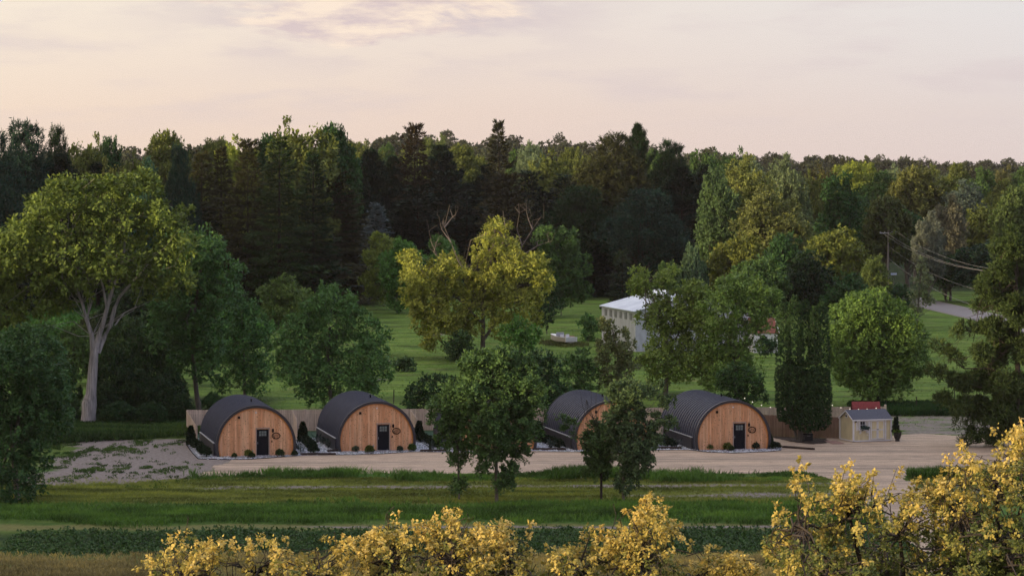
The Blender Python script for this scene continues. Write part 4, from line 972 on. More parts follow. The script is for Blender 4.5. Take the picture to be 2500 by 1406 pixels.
# ------------------------------------------------------------------ golden maples nearest the camera
def maple(name, label, D, outline, x0, x1, ybot, ntips, base, seed, color, cr=.125, thin=None, limb_to=None, dens_fn=None):
    rg = np.random.RandomState(seed); bx = (base - 1250) / F * D; org = np.array([bx, D, 0.0])
    e = empty(name, tuple(org), 0, label, 'tree', 'golden maples closest to the camera')
    ox = [o[0] for o in outline]; oy = [o[1] for o in outline]; P = []; O = []; RR = []; VV = []; tw = []
    hub = [PX(h[0], h[1], D) - org + np.array([0, h[2], 0]) for h in limb_to]
    n = 0
    while n < ntips:
        x = rg.uniform(x0, x1); top = np.interp(x, ox, oy); y = top + (ybot - top) * rg.uniform(0, 1) ** 1.25
        dep = rg.uniform(-1, 1) * (1.0 + (y - top) / 60.0)
        if dens_fn is not None and rg.uniform() > dens_fn(x, y): continue
        n += 1
        tip = PX(x, y, D) - org + np.array([0, dep, 0])
        h = hub[int(np.argmin([np.linalg.norm((q - tip) * np.array([1, .4, 1])) for q in hub]))]
        dr = norm((tip - h) * np.array([.7, .7, 1]) + np.array([0, 0, .35]) + rg.normal(size=3) * .55)
        Ls = rg.uniform(.40, .85); a = tip - dr * Ls
        tw.append(([a - dr * .3 + rg.normal(size=3) * .1, a + rg.normal(size=3) * .03, tip], [.012, .009, .004]))
        if rg.uniform() < .4: tw.append((wob_path(rg, h, a, 5, .06), [.035, .03, .025, .018, .012]))
        m = max(2, int(Ls / .19))
        for i in range(m):
            q = tip - dr * Ls * i / m; s = rg.normal(size=3) * (.03 + .07 * i / m)
            P.append(q + s); O.append(norm(dr * .5 + s * 8)); RR.append(rg.uniform(.75, 1.2) * cr); VV.append(np.clip(.92 - (y - top) / 330.0 - .45 * i / m + rg.normal() * .16, 0, 1))  # v falls with depth below the crown top, painting inner leaves as shaded
    P = np.array(P); O = np.array(O); RR = np.array(RR)
    cv_, va = leaf_cloud(rg, P, O, RR, 7, 3, .080, .060, .15, .45, 1.0, .5, .1)
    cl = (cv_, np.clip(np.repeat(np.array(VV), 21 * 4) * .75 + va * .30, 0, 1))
    # a fuller body below what the camera can frame
    lob = [(h[0], h[1], h[2] - 3.3, 1.7) for h in hub]; Pb, Ob = lobes_to_clumps(rg, lob, .45, 1.0)
    cb = leaf_cloud(rg, Pb, Ob, .45, 6, 4, .2, .15, .2, .3)
    tz = min(h[2] for h in hub)
    tubes = [([np.array([0, 0, -.2]), np.array([.1, 0, tz * .4]), np.array([0, 0, tz * .62])], [.28, .22, .18])]
    for h in hub: tubes.append((wob_path(rg, (0, 0, tz * .55), h, 6, .03), [.15, .12, .10, .08, .06, .04]))
    link('trunk', limb_mesh('trunk', tubes, 8), BARKD, e)
    link('twigs', limb_mesh('twigs', tw, 4), BARKD, e)
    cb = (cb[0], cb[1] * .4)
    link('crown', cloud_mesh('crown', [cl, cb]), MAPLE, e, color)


MID = [(330, 1350), (350, 1335), (400, 1310), (460, 1305), (500, 1330), (560, 1318), (600, 1325), (680, 1308), (730, 1330), (770, 1325), (830, 1302), (880, 1335), (920, 1290), (960, 1258), (1000, 1275), (1050, 1272), (1110, 1248), (1150, 1275),
       (1200, 1290), (1290, 1262), (1340, 1300), (1400, 1285), (1450, 1290), (1500, 1310), (1540, 1278), (1570, 1222), (1625, 1212), (1650, 1270), (1690, 1320), (1760, 1345), (1850, 1372)]
def dmid(x, y):
    top = np.interp(x, [o[0] for o in MID], [o[1] for o in MID]); f = fbm(x / 80.0 + 3, y / 32.0)
    g = max(smooth(.46, .54, f), smooth(70, 150, y - top) * .7)
    return float(np.clip(g, .06, 1)) * (.55 if x < 900 and y - top < 60 else 1)
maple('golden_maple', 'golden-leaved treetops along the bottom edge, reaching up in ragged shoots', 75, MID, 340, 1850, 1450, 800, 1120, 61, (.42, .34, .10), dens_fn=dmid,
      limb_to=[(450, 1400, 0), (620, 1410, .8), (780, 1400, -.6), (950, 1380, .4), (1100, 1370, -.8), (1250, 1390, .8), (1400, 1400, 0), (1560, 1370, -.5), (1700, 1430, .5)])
RT = [(1880, 1330), (1905, 1240), (1940, 1135), (1990, 1130), (2030, 1200), (2060, 1118), (2090, 1190), (2120, 1140), (2200, 1140), (2250, 1175), (2290, 1150), (2330, 1110), (2345, 1075), (2400, 1075), (2425, 1045), (2480, 1060), (2530, 1030)]
def drt(x, y):
    top = np.interp(x, [o[0] for o in RT], [o[1] for o in RT]); f = fbm(x / 85.0 + 31, y / 36.0 + 8)
    a = smooth(.49, .56, f); b = .75 * smooth(120, 300, y - top + (x - 2100) * .25)
    path = np.exp(-((x - 2150 + (y - 1200) * .15) / 45.0) ** 2) * (y < 1330) * .75
    return float(np.clip(np.maximum(a * .9, b), .05, 1)) * (1 - path)
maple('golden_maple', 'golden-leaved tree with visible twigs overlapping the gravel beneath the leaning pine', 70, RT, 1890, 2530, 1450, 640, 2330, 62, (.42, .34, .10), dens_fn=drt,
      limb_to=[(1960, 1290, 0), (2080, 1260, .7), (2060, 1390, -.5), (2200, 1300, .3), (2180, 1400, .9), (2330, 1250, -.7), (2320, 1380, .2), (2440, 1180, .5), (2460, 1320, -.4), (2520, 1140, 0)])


# ------------------------------------------------------------------ cabins
TH = R(12.4)
def arch_pts(r, zc, n, zmin=0.0):
    a0 = math.asin(min(1, (zc - zmin) / r)); return [(r * cos(t), zc + r * sin(t)) for t in np.linspace(-a0, pi + a0, n)]


def arch_plate(m, r, zc, y0, y1, n=48):
    p = arch_pts(r, zc, n); k = len(p); v = [(x, y0, z) for x, z in p] + [(x, y1, z) for x, z in p]
    m.add(v, [tuple(range(k)), tuple(reversed(range(k, 2 * k)))] + [(i + 1, i, k + i, k + i + 1) for i in range(k - 1)] + [(0, k - 1, 2 * k - 1, k)])


def arch_ring(m, ri, ro, zc, y0, y1, n=56):
    a = arch_pts(ri, zc, n); b = arch_pts(ro, zc, n)
    v = [(x, y0, z) for x, z in a] + [(x, y0, z) for x, z in b] + [(x, y1, z) for x, z in b] + [(x, y1, z) for x, z in a]; f = []
    for i in range(n - 1):
        f += [(i, i + n, i + n + 1, i + 1), (i + n, i + 2 * n, i + 2 * n + 1, i + n + 1), (i + 2 * n, i + 3 * n, i + 3 * n + 1, i + 2 * n + 1), (i + 3 * n, i, i + 1, i + 3 * n + 1)]
    f += [(0, 3 * n, 2 * n, n), (n - 1, 2 * n - 1, 3 * n - 1, 4 * n - 1)]
    m.add(v, f, False)


def lettering(m, cx, cz, wd, h, y, seed):
    rr = random.Random(seed); x = cx - wd / 2
    while x < cx + wd / 2:
        cw = rr.uniform(.6, 1.0) * h * .62
        m.box((x + .006, y, cz), (.010, .006, h * rr.uniform(.7, 1)))
        if rr.random() < .7: m.box((x + cw * .5, y, cz + rr.choice([-.42, 0, .42]) * h), (cw * .7, .006, .009))
        if rr.random() < .5: m.box((x + cw * .8, y, cz), (.009, .006, h * .7))
        x += cw + h * .28


RP, ZC, LEN = 3.03, .80, 10.6
def cabin_proto(px, D, label):
    X = (px - 1250) / F * D; e = empty('arched_cabin', (X, D, 0.0), TH, label, 'cabin', 'arched timber-fronted cabins in a row')
    m = MB(); ys = []; nb = 17; pw = LEN / nb
    for i in range(nb):
        y = i * pw; ys += [(y, 0), (y + pw * .42, .045), (y + pw * .80, 0.0), (y + pw * .84, .085), (y + pw * .95, .085)]
    ys.append((LEN, 0)); n = 60; v = []; f = []
    for (y, dr) in ys:
        v += [(x, y + .10, z) for x, z in arch_pts(RP + dr, ZC, n)]
    for j in range(len(ys) - 1):
        for i in range(n - 1): f.append((j * n + i, j * n + i + 1, (j + 1) * n + i + 1, (j + 1) * n + i))
    m.add(v, f, False); m.build('roof_shell', ROOFM, e)
    m = MB(); arch_ring(m, 2.90, RP + .07, ZC, -.06, .11); m.build('arch_trim', RIM, e)
    m = MB(); arch_plate(m, 2.895, ZC, .10, .22); m.build('front_wall', CEDAR, e)
    m = MB(); arch_ring(m, 2.80, 2.893, ZC, .06, .10); m.build('edge_rim', ORANGE, e)
    m = MB(); arch_plate(m, RP - .01, ZC, LEN + .10, LEN + .18); m.build('rear_wall', CEDAR, e)
    for s in (-1, 1):
        m = MB(); m.box((s * 3.10, .75 + (LEN - .8) / 2, .48), (.16, LEN - .85, .96)); bw = m.build('base_wall', RIM, e)
        m = MB(); m.box((s * 3.10, .75 + (LEN - .8) / 2, .98), (.22, LEN - .8, .05)); m.build('ledge', GREYM, bw)
    # door
    m = MB(); dx = .52; m.box((dx, .075, 1.03), (.92, .045, 2.02)); dr = m.build('door', DOORM, e)
    for i in range(3):
        for j in range(2):
            m = MB(); m.box((dx - .20 + i * .20, .050, 1.62 + j * .205), (.165, .010, .175)); m.build('window_pane', GLASSD, dr)
    m = MB(); m.box((dx - .38, .040, 1.0), (.03, .05, .16)); m.build('handle', GREYM, dr)
    m = MB(); m.box((dx - .50, .065, 1.05), (.07, .07, 2.10)); m.box((dx + .50, .065, 1.05), (.07, .07, 2.10)); m.box((dx, .065, 2.135), (1.07, .07, .07)); m.build('door_frame', DFRAME, e)
    m = MB(); m.box((dx, -.30, .03), (1.25, .75, .06)); m.build('doorstep', simple_concrete, e)
    # lamp, sign, keypad, vent, light, outlet, pipe
    m = MB(); m.tube([(1.31, .02, 1.80), (1.31, .02, 1.88), (1.31, .02, 2.04), (1.31, .02, 2.08)], [.055, .075, .075, .03], 12); m.box((1.31, .07, 1.94), (.05, .09, .08)); m.build('wall_lamp', BLACK, e)
    m = MB(); sx_, sz = 1.56, 1.53
    ring = [(sx_ + .30 * cos(t), .06, sz + .225 * sin(t)) for t in np.linspace(0, 2 * pi, 33)]; m.tube(ring, .032, 6); sg = m.build('sign', BRONZE, e)
    m = MB(); m.tube([(sx_ - .17 + .055 * cos(t), .06, sz - .12 + .06 * sin(t)) for t in np.linspace(0, 2 * pi, 15)], .016, 5); m.tube([(sx_ - .17, .06, sz - .05), (sx_ - .185, .06, sz + .02), (sx_ - .165, .06, sz + .07)], [.02, .026, .014], 6); m.tube([(sx_ - .12, .06, sz - .1), (sx_ - .09, .06, sz - .18)], .02, 5); m.build('emblem', BRONZE, sg)
    m = MB(); lettering(m, sx_ + .06, sz + .075, .27, .052, .07, 1); lettering(m, sx_ + .05, sz - .005, .33, .055, .07, 2); lettering(m, sx_ + .05, sz - .08, .20, .045, .07, 3); m.build('lettering', simple_brown, sg)
    m = MB(); m.box((1.24, .08, 1.10), (.07, .05, .15)); m.build('keypad', BLACK, e)
    m = MB(); m.box((-1.30, .06, 2.98), (.17, .09, .17)); m.build('vent', BLACK, e)
    m = MB(); m.tube([(0, .06, 3.36), (0, .02, 3.34), (0, 0, 3.30)], [.04, .06, .05], 10); m.build('soffit_lamp', WHITE, e)
    m = MB(); m.box((-.25, .08, .40), (.10, .05, .12)); m.build('outlet', GREYM, e)
    m = MB(); m.tube([(.1, 3.6, 3.80), (.1, 3.6, 4.06)], .05, 8); m.tube([(.1, 3.6, 4.06), (.1, 3.6, 4.10)], .08, 8); m.build('roof_pipe', BLACK, e)
    return e


simple_concrete = simple('concrete_step', (.26, .25, .27), .9, var=.15, scale=4)
simple_brown = simple('sign_letters', (.10, .045, .03), .6, var=.1)


def copy_tree(o, parent=None):
    c = o.copy(); C.objects.link(c); c.parent = parent
    for ch in [x for x in bpy.data.objects if x.parent == o]: copy_tree(ch, c)
    return c


CAB = [(625, 226.6), (920, 230.6), (1217, 231.3), (1495, 231.6), (1790, 231.6)]
lab = ['arched timber-fronted cabin beside the bare dirt at the fence\'s open end', 'arched timber-fronted cabin with white rock beds on both sides, second from the dirt patch',
       'arched timber-fronted cabin almost wholly hidden behind the large young elm', 'arched timber-fronted cabin partly covered by two thin leafy trees', 'arched timber-fronted cabin closest to the columnar arborvitae and shed']
c0 = cabin_proto(625, 226.6, lab[0])
for (px, D), l in list(zip(CAB, lab))[1:]:
    c = copy_tree(c0); c.location = ((px - 1250) / F * D, D, 0.0); c['label'] = l

# ------------------------------------------------------------------ fences
def fence_run(name, label, a, b, h, mat, panel=2.43, notch=True, cat='fence', group=None, posts=True, h2=None):
    a = np.array(a[:2], float); b = np.array(b[:2], float); Lf = np.linalg.norm(b - a); u = (b - a) / Lf; ang = math.atan2(u[1], u[0])
    e = empty(name, (a[0], a[1], 0.0), ang, label, cat, group); n = max(1, round(Lf / panel)); pl = Lf / n; rr = random.Random(len(label))
    for i in range(n):
        m = MB(); x = i * pl + .05; kpk = int((pl - .06) / .145)
        hh = h if h2 is None else h + (h2 - h) * (i + .5) / n
        for j in range(kpk):
            xx = x + j * (pl - .08) / kpk; w_ = .134; dz = rr.uniform(-.012, .012); y = rr.uniform(-.004, .004)
            hz = hh + dz + (0 if h2 is None else (h2 - h) / n * (j / kpk - .5))
            v = [(xx, y - .01, .03), (xx + w_, y - .01, .03), (xx + w_, y - .01, hz - .03), (xx + w_ - .025, y - .01, hz), (xx + .025, y - .01, hz), (xx, y - .01, hz - .03)]
            v2 = [(p[0], p[1] + .02, p[2]) for p in v]
            m.add(v + v2, [tuple(range(6)), tuple(reversed(range(6, 12)))] + [(k, k + 6, (k + 1) % 6 + 6, (k + 1) % 6) for k in range(6)])
        m.build('fence_panel', mat, e)
        m = MB(); m.box((x + pl / 2 - .05, .04, .35), (pl - .1, .04, .09)); m.box((x + pl / 2 - .05, .04, hh - .3), (pl - .1, .04, .09)); m.build('rail', mat, e)
    if posts:
        for i in range(n + 1):
            hh = h if h2 is None else h + (h2 - h) * i / n
            m = MB(); m.box((i * pl, .075, hh / 2), (.1, .1, hh + .0)); m.build('post', mat, e)
    return e


fence_run('wooden_fence', 'long pale board fence running behind all five cabins', PX(458, 1001, 247), PX(2160, 991, 250.5), 1.83, FENCEW)
fence_run('wooden_fence', 'short board fence return stepping down beside the first cabin', PX(455, 1001, 246.7), (-25.35, 236.5), 1.85, FENCEW, h2=1.5)
for px, D, l in [(716, 246.6, 'pale board divider between the first and second cabins'), (1003, 246.9, 'pale board divider between the second and third cabins'), (1290, 247.2, 'pale board divider between the third and fourth cabins'), (1577, 247.6, 'pale board divider between the fourth and fifth cabins')]:
    a = ((px - 1250) / F * D, D - .1); b = (a[0] + 8.5 * sin(TH) * .5 + .0, a[1] - 8.0)
    fence_run('privacy_divider', l, a, b, 1.80, FENCEW, group='dividers between the cabins', h2=1.62)
fence_run('wooden_fence', 'reddish brown board fence between the fifth cabin and the shed', (20.6, 243.0), (26.95, 240.6), 1.78, FENCER)
m = MB(); p = PX(2161, 990, 250.2); m.box((p[0], p[1] - .15, 1.0), (.16, .16, 2.05)); tag(m.build('fence_post', simple('cream_post', (.62, .55, .42), .7)), 'tall cream end post of the long board fence', 'post')

# ------------------------------------------------------------------ rock beds, turf, edging
def poly_sheet(name, pts, z, mat, jag=.12, sub=.5, seed=1):
    rr = random.Random(seed); out = []
    for i in range(len(pts)):
        a = np.array(pts[i][:2]); b = np.array(pts[(i + 1) % len(pts)][:2]); n = max(1, int(np.linalg.norm(b - a) / sub))
        for k in range(n): q = a + (b - a) * k / n; out.append((q[0] + rr.uniform(-jag, jag), q[1] + rr.uniform(-jag, jag), z))
    m = MB(); m.add(out, [tuple(range(len(out)))]); o = m.build(name, mat); tag(o, kind='structure'); return o


front = [GX(455, 1086), GX(470, 1106), GX(484, 1120), GX(560, 1122), GX(612, 1121.5), GX(700, 1115), GX(735, 1112), GX(860, 1110.5), GX(930, 1108), GX(1010, 1103), GX(1100, 1104), GX(1217, 1106), GX(1300, 1101), GX(1400, 1103), GX(1500, 1106), GX(1600, 1099), GX(1680, 1098.5), GX(1730, 1104), GX(1790, 1106.5), GX(1870, 1103), GX(1906, 1100), GX(1908, 1092)]
back_ = [GX(1880, 1070), (15.5, 241.5), (10, 241.5), (0, 241.3), (-10, 241.0), (-19, 240.6), (-26.2, 240.2)]
poly_sheet('rock_ground', front + back_, .030, ROCK, .05)
poly_sheet('turf_ground', [(-26.4, 240.0), (-10, 240.9), (15.8, 241.3), (20.2, 241.8), (20.4, 248.6), (-26.9, 246.6)], .040, TURF, .0)
# scattered stones that roughen the rock bed
rg = np.random.RandomState(9); n = 9000; X = rg.uniform(-26, 21, n); fy = np.interp(X, [p[0] for p in front[3:21]], [p[1] for p in front[3:21]]); Y = fy + .1 + rg.uniform(0, 1, n) * (241 - fy)
kk_ = X > np.interp(Y, [224, 235.5, 241], [-23.7, -26.0, -26.1]) + .1; X = X[kk_]; Y = Y[kk_]; n = len(X)
s = rg.uniform(.03, .09, n); th = rg.uniform(0, 6.28, n)
c = np.stack([X, Y, np.full(n, .03)], 1)
V = np.stack([c + np.stack([np.cos(th + k * 2.09) * s, np.sin(th + k * 2.09) * s, np.zeros(n)], 1) for k in range(3)] + [c + np.stack([rg.normal(size=n) * .01, rg.normal(size=n) * .01, s * .9], 1)], 1).reshape(-1, 3)
i4 = (np.arange(n) * 4)[:, None]; tr = np.concatenate([i4 + np.array([0, 1, 3]), i4 + np.array([1, 2, 3]), i4 + np.array([2, 0, 3])])
tag(link('pebbles', np_mesh('pebbles', V, tris=tr), simple('pebble_white', (.55, .57, .62), .9, var=.3, scale=14)), 'loose white landscaping stones around the cabins', 'stones', kind='stuff')
m = MB(); m.tube([np.array([p[0], p[1] - .05, .03]) for p in front[:6]], .035, 5); tag(m.build('garden_edging', BLACK), 'thin black edging strip round the first cabin\'s rock bed', 'edging')
m = MB(); m.tube([np.array([p[0], p[1] - .05, .03]) for p in [GX(820, 1110.5), GX(930, 1108.3), GX(985, 1105)]], .03, 5); tag(m.build('garden_edging', BLACK), 'thin black edging strip before the second cabin', 'edging')
m = MB(); m.tube([np.array([p[0], p[1] - .05, .03]) for p in front[15:21]], .03, 5); tag(m.build('garden_edging', BLACK), 'thin black edging strip before the fifth cabin', 'edging')

for x0, y0, x1, y1, l in [(733, 1111, 820, 1110.5, 'dark parking timber in front of the first rock bed gap'), (799, 1103.5, 832, 1101, 'short dark timber at the second cabin\'s front corner'),
                      (1026, 1102.5, 1090, 1102, 'dark parking timber beside the second cabin\'s far bed'), (1300, 1098.5, 1382, 1099, 'dark parking timber between the elm and the fourth cabin'),
                      (1604, 1095.5, 1664, 1096, 'dark parking timber beside the fifth cabin\'s roof side'), (1911, 1093, 1988, 1098.5, 'long rusty timber lying on the gravel past the fifth cabin')]:
    a = GX(x0, y0); b = GX(x1, y1); Lg = np.linalg.norm(b - a); u = (b - a) / Lg; m = MB(); m.obox(a, (u[0], u[1]), .18, .0, .17, Lg)
    m.obox(a + u * .1, (u[0], u[1]), .14, .17, .185, Lg - .2)
    tag(m.build('parking_timber', TIMBER), l, 'timber', 'timbers edging the gravel')

# planting round the cabins
def ball_mesh(seed, H, Wd, n, leaf, up=.3):
    rg = np.random.RandomState(seed); d = norm(rg.normal(size=(n, 3))); d[:, 2] = np.abs(d[:, 2]) * 1.3 - .3
    P = d * np.array([Wd / 2, Wd / 2, H / 2]) * rg.uniform(.65, 1, (n, 1)) + np.array([0, 0, H * .5]); return cloud_mesh('foliage', [leaf_cloud(rg, P, d, Wd * .22, 5, 4, leaf, leaf * .6, up)])
def cone_mesh(seed, H, Wd):
    rg = np.random.RandomState(seed); n = 420; t = rg.uniform(0, 1, n); th = rg.uniform(0, 6.28, n); r = Wd / 2 * np.interp(t, [0, .12, .6, 1], [.75, 1, .75, .05])
    P = np.stack([np.cos(th) * r, np.sin(th) * r, .05 + t * H], 1); O = np.stack([np.cos(th), np.sin(th), np.full(n, .6)], 1); return cloud_mesh('foliage', [leaf_cloud(rg, P, O, .12, 4, 3, .12, .06, .8, 0, .5)])
def grassy_mesh(seed, H, Wd):
    rg = np.random.RandomState(seed); n = 26; P = np.concatenate([rg.normal(size=(n, 2)) * Wd * .12, np.zeros((n, 1))], 1); return cloud_mesh('foliage', [leaf_cloud(rg, P, np.tile([0, 0, 1.0], (n, 1)), H, 3, 1, H * .7, .05, .6, 0, .5, .2, .0)])
BALL = [ball_mesh(i, .55, .62, 60, .13) for i in (1, 2, 3)]; CONE = [cone_mesh(4, 1.45, .55), cone_mesh(5, 1.45, .6)]; GRS = [grassy_mesh(6, .5, .5), grassy_mesh(7, .45, .6)]
STEM = limb_mesh('stem', [([(0, 0, -.05), (0, 0, .25)], [.03, .02])], 5)


def plant(kind, me, x, y, sc, color, label, cat, group):
    g = GX(x, y); e = empty(kind, (g[0], g[1], .03), rnd.uniform(0, 6.28), label, cat, group); e.scale = sc if hasattr(sc, '__len__') else (sc,) * 3
    link('stem', STEM, BARKD, e); link('foliage', me, LEAF, e, color)


BK = (.016, .032, .014)
GP = 'box shrubs in the rock beds'
for nm, tx, base, rows in [('first cabin\'s dirt-side bed', (466, 1090), 0, [(477, 1093), (484, 1098), (493, 1106), (503, 1115)]), ('bed between the first two cabins', (739, 1080), 1, [(748, 1086), (755, 1092), (761, 1098), (766, 1106)]),
                           ('bed after the second cabin', (1023, 1077), 2, [(1033, 1079), (1046, 1084), (1058, 1090), (1069, 1094)]), ('bed before the fourth cabin', (1316, 1078), 3, [(1325, 1080), (1337, 1084), (1351, 1089), (1364, 1094)]),
                           ('bed before the fifth cabin', (1590, 1076), 4, [(1600, 1079), (1612, 1082), (1626, 1087), (1638, 1092)])]:
    plant('dwarf_conifer', CONE[base % 2], tx[0], tx[1], 1.0, BK, 'upright dark dwarf conifer at the head of the ' + nm, 'conifer', 'dwarf conifers in the rock beds')
    for i, (x, y) in enumerate(rows):
        plant('box_shrub', BALL[i % 3], x, y, 1.0 + .08 * rnd.random(), BK, 'ball shrub, %s from the conifer in the %s' % (['first', 'second', 'third', 'last'][i], nm), 'shrub', GP)
plant('dwarf_conifer', CONE[0], 1879, 1090, (.8, .8, .6), BK, 'small dark conifer at the outer corner of the fifth cabin', 'conifer', 'dwarf conifers in the rock beds')
plant('box_shrub', BALL[0], 1893, 1096, (1.1, 1, .8), BK, 'black-green ball shrub on the rock tip past the fifth cabin', 'shrub', GP)
for x, y, sc, c, l, k in [(572, 1117, .5, (.05, .08, .02), 'tiny green tuft at the first cabin\'s wall away from the door', 0), (606, 1116, .8, (.13, .15, .03), 'yellow-green shrub beside the first cabin\'s door', 1), (615, 1118, .6, (.03, .05, .015), 'small dark shrub touching the yellow-green one by the first door', 2),
                       (683, 1114, .8, (.035, .06, .02), 'dark round shrub under the first cabin\'s sign', 1), (719, 1113, .6, (.04, .06, .03), 'small plant at the first cabin\'s outer corner', 0), (868, 1103, .65, (.09, .12, .08), 'pale flowering tuft under the second cabin\'s vent', 2),
                       (902, 1106, .85, (.08, .10, .02), 'olive shrub beside the second cabin\'s door', 0), (976, 1102, .6, (.05, .07, .05), 'grey-green tuft under the second cabin\'s sign', 1), (1006, 1101, .8, (.05, .10, .02), 'bright green shrub at the second cabin\'s outer corner', 2),
                       (1733, 1098, .75, (.08, .12, .03), 'light green shrub under the fifth cabin\'s vent', 0), (1776, 1099, .85, (.10, .12, .025), 'olive shrub beside the fifth cabin\'s door', 1), (1786, 1101, .55, (.04, .06, .02), 'small dark shrub touching the olive one by the fifth door', 2),
                       (1845, 1096, .75, (.03, .045, .03), 'dusky twiggy shrub under the fifth cabin\'s sign', 2)]:
    plant('garden_shrub', BALL[k], x, y, sc, c, l, 'shrub', 'small shrubs along the cabin fronts')
for i, (x, y) in enumerate([(726, 1096), (733, 1104), (775, 1082), (789, 1086), (802, 1094), (786, 1078), (1052, 1102), (1615, 1090), (1650, 1094), (1085, 1096), (1345, 1096)]):
    plant('grass_tuft', GRS[i % 2], x, y, 1.1, (.035, .055, .05), 'grey-green spiky tuft in the white rock ' + ['against the first cabin corner', 'by the timber of the first bed gap', 'beside the second ball shrub row', 'against the second cabin ledge', 'just behind the short dark timber', 'near the turf before the second cabin', 'past the second cabin corner', 'beside the fifth cabin ledge', 'by the fifth cabin roof foot', 'behind the second timber', 'behind the fourth cabin timber'][i], 'grass tuft', 'spiky tufts in the rock beds')

# ------------------------------------------------------------------ cream garden shed
def shed():
    fl = GX(2083.5, 1079); u = np.array([3.36, 1.05]); Lf = 3.38; ang = math.atan2(1.15, 3.30)
    e = empty('garden_shed', (fl[0], fl[1], 0.0), ang, 'cream garden shed with white trim, double doors and flower box', 'shed')
    Wd, Dp, He, Hr = 3.36, 2.45, 1.80, 2.42; ym = Dp / 2
    m = MB(); v = [(0, 0, .06), (Wd, 0, .06), (Wd, Dp, .06), (0, Dp, .06), (0, 0, He), (Wd, 0, He), (Wd, Dp, He), (0, Dp, He), (0, ym, Hr), (Wd, ym, Hr)]
    m.add(v, [(0, 1, 5, 4), (2, 3, 7, 6), (1, 2, 6, 9, 5), (3, 0, 4, 8, 7), (0, 3, 2, 1)]); m.build('wall', CREAM, e)
    sl = math.atan2(Hr - He, ym); m = MB()
    o = .14; ex = .10
    def rp(y, dz): return He + (Hr - He) * (y / ym) + dz if y <= ym else He + (Hr - He) * ((Dp - y) / ym) + dz
    ysr = [-o, ym, Dp + o]; v = []
    for xx in (-ex, Wd + ex):
        for y in ysr: v.append((xx, y, rp(y, .03)))
        for y in ysr: v.append((xx, y, rp(y, .09)))
    m.add(v, [(3, 9, 10, 4), (4, 10, 11, 5), (0, 1, 7, 6), (1, 2, 8, 7), (0, 6, 9, 3), (2, 5, 11, 8), (0, 3, 4, 1), (1, 4, 5, 2), (6, 7, 10, 9), (7, 8, 11, 10)]); m.build('roof', SHINGLE, e)
    m = MB(); m.box((Wd / 2, -o - .005, rp(-o, .03)), (Wd + 2 * ex + .02, .03, .11)); m.build('fascia', WHITE, e)
    m = MB()
    for (y0, y1) in ((-o, ym), (ym, Dp + o)):
        z0, z1 = rp(y0, .02), rp(y1, .02); m.add([(-ex - .03, y0, z0 - .06), (-ex - .03, y1, z1 - .06), (-ex - .03, y1, z1 + .05), (-ex - .03, y0, z0 + .05), (-ex - .002, y0, z0 - .06), (-ex - .002, y1, z1 - .06), (-ex - .002, y1, z1 + .05), (-ex - .002, y0, z0 + .05)],
              [(0, 1, 2, 3), (7, 6, 5, 4), (0, 4, 5, 1), (3, 2, 6, 7), (0, 3, 7, 4), (1, 5, 6, 2)])
    m.build('rake_board', WHITE, e)
    for cx, cy in ((0, 0), (Wd, 0), (0, Dp)):
        m = MB(); m.box((cx, cy, .93), (.13, .13, 1.72)); m.build('corner_board', WHITE, e)
    m = MB(); m.box((Wd / 2, -.012, .08), (Wd - .14, .03, .10)); m.box((-.012, Dp / 2, .08), (.03, Dp - .14, .10)); m.build('skirt_board', WHITE, e)
    wx, wz = .80, 1.38
    m = MB(); m.box((wx, -.015, wz), (.50, .04, .62)); wn = m.build('window', WHITE, e)
    for i in (-1, 1):
        for j in (-1, 1): m = MB(); m.box((wx + i * .105, -.04, wz + j * .135), (.175, .012, .235)); m.build('pane', DOORM, wn)
    for s_, off in ((-1, -.42), (1, .40)):
        m = MB()
        for q in (-.11, 0, .11): m.box((wx + off + q, -.025, wz - .02), (.055, .03, .92))
        for q in (-.30, .30): m.box((wx + off, -.012, wz + q), (.28, .02, .05))
        m.build('shutter', WHITE, e)
    m = MB(); m.box((wx + .02, -.12, .98), (.74, .2, .16)); fb = m.build('flower_box', WHITE, e)
    rg = np.random.RandomState(3); P = np.stack([rg.uniform(wx - .2, wx + .5, 34), rg.uniform(-.25, -.08, 34), rg.uniform(.98, 1.18, 34)], 1)
    link('flowers', cloud_mesh('flowers', [leaf_cloud(rg, P, np.tile([0, -.5, .6], (34, 1)), .12, 4, 4, .09, .06)]), LEAF, fb, (.05, .10, .09))
    P = np.stack([rg.uniform(wx - .35, wx + .42, 40), rg.uniform(-.24, -.16, 40), rg.uniform(.5, 1.1, 40)], 1); P[:, 2] = np.where(np.abs(P[:, 0] - wx) < .2, P[:, 2] * .2 + .85, P[:, 2])
    link('trailing_flowers', cloud_mesh('trailing_flowers', [leaf_cloud(rg, P, np.tile([0, -.5, -.6], (40, 1)), .05, 3, 3, .06, .05)]), WHITE, fb)
    for i, cx in enumerate((1.83, 2.44)):
        m = MB(); m.box((cx, -.018, .94), (.59, .035, 1.52)); dd = m.build('door', CREAM, e)
        m = MB()
        for sx1 in (-.255, .255): m.box((cx + sx1, -.045, .94), (.08, .022, 1.52))
        for z in (.22, .94, 1.66): m.box((cx, -.045, z), (.43, .022, .08))
        m.build('door_trim', WHITE, dd)
        m = MB(); m.box((cx + (.255 if i == 0 else -.255), -.065, .98), (.03, .02, .10)); m.build('latch', BLACK, dd)
    m = MB(); m.box((1.42, -.03, .95), (.13, .03, 1.68)); m.box((2.86, -.03, .95), (.13, .03, 1.68)); m.box((2.14, -.03, 1.74), (1.31, .03, .07)); m.build('door_frame', WHITE, e)
    m = MB(); m.box((.20, -.07, 1.66), (.12, .1, .10)); m.build('lamp', BLACK, e)
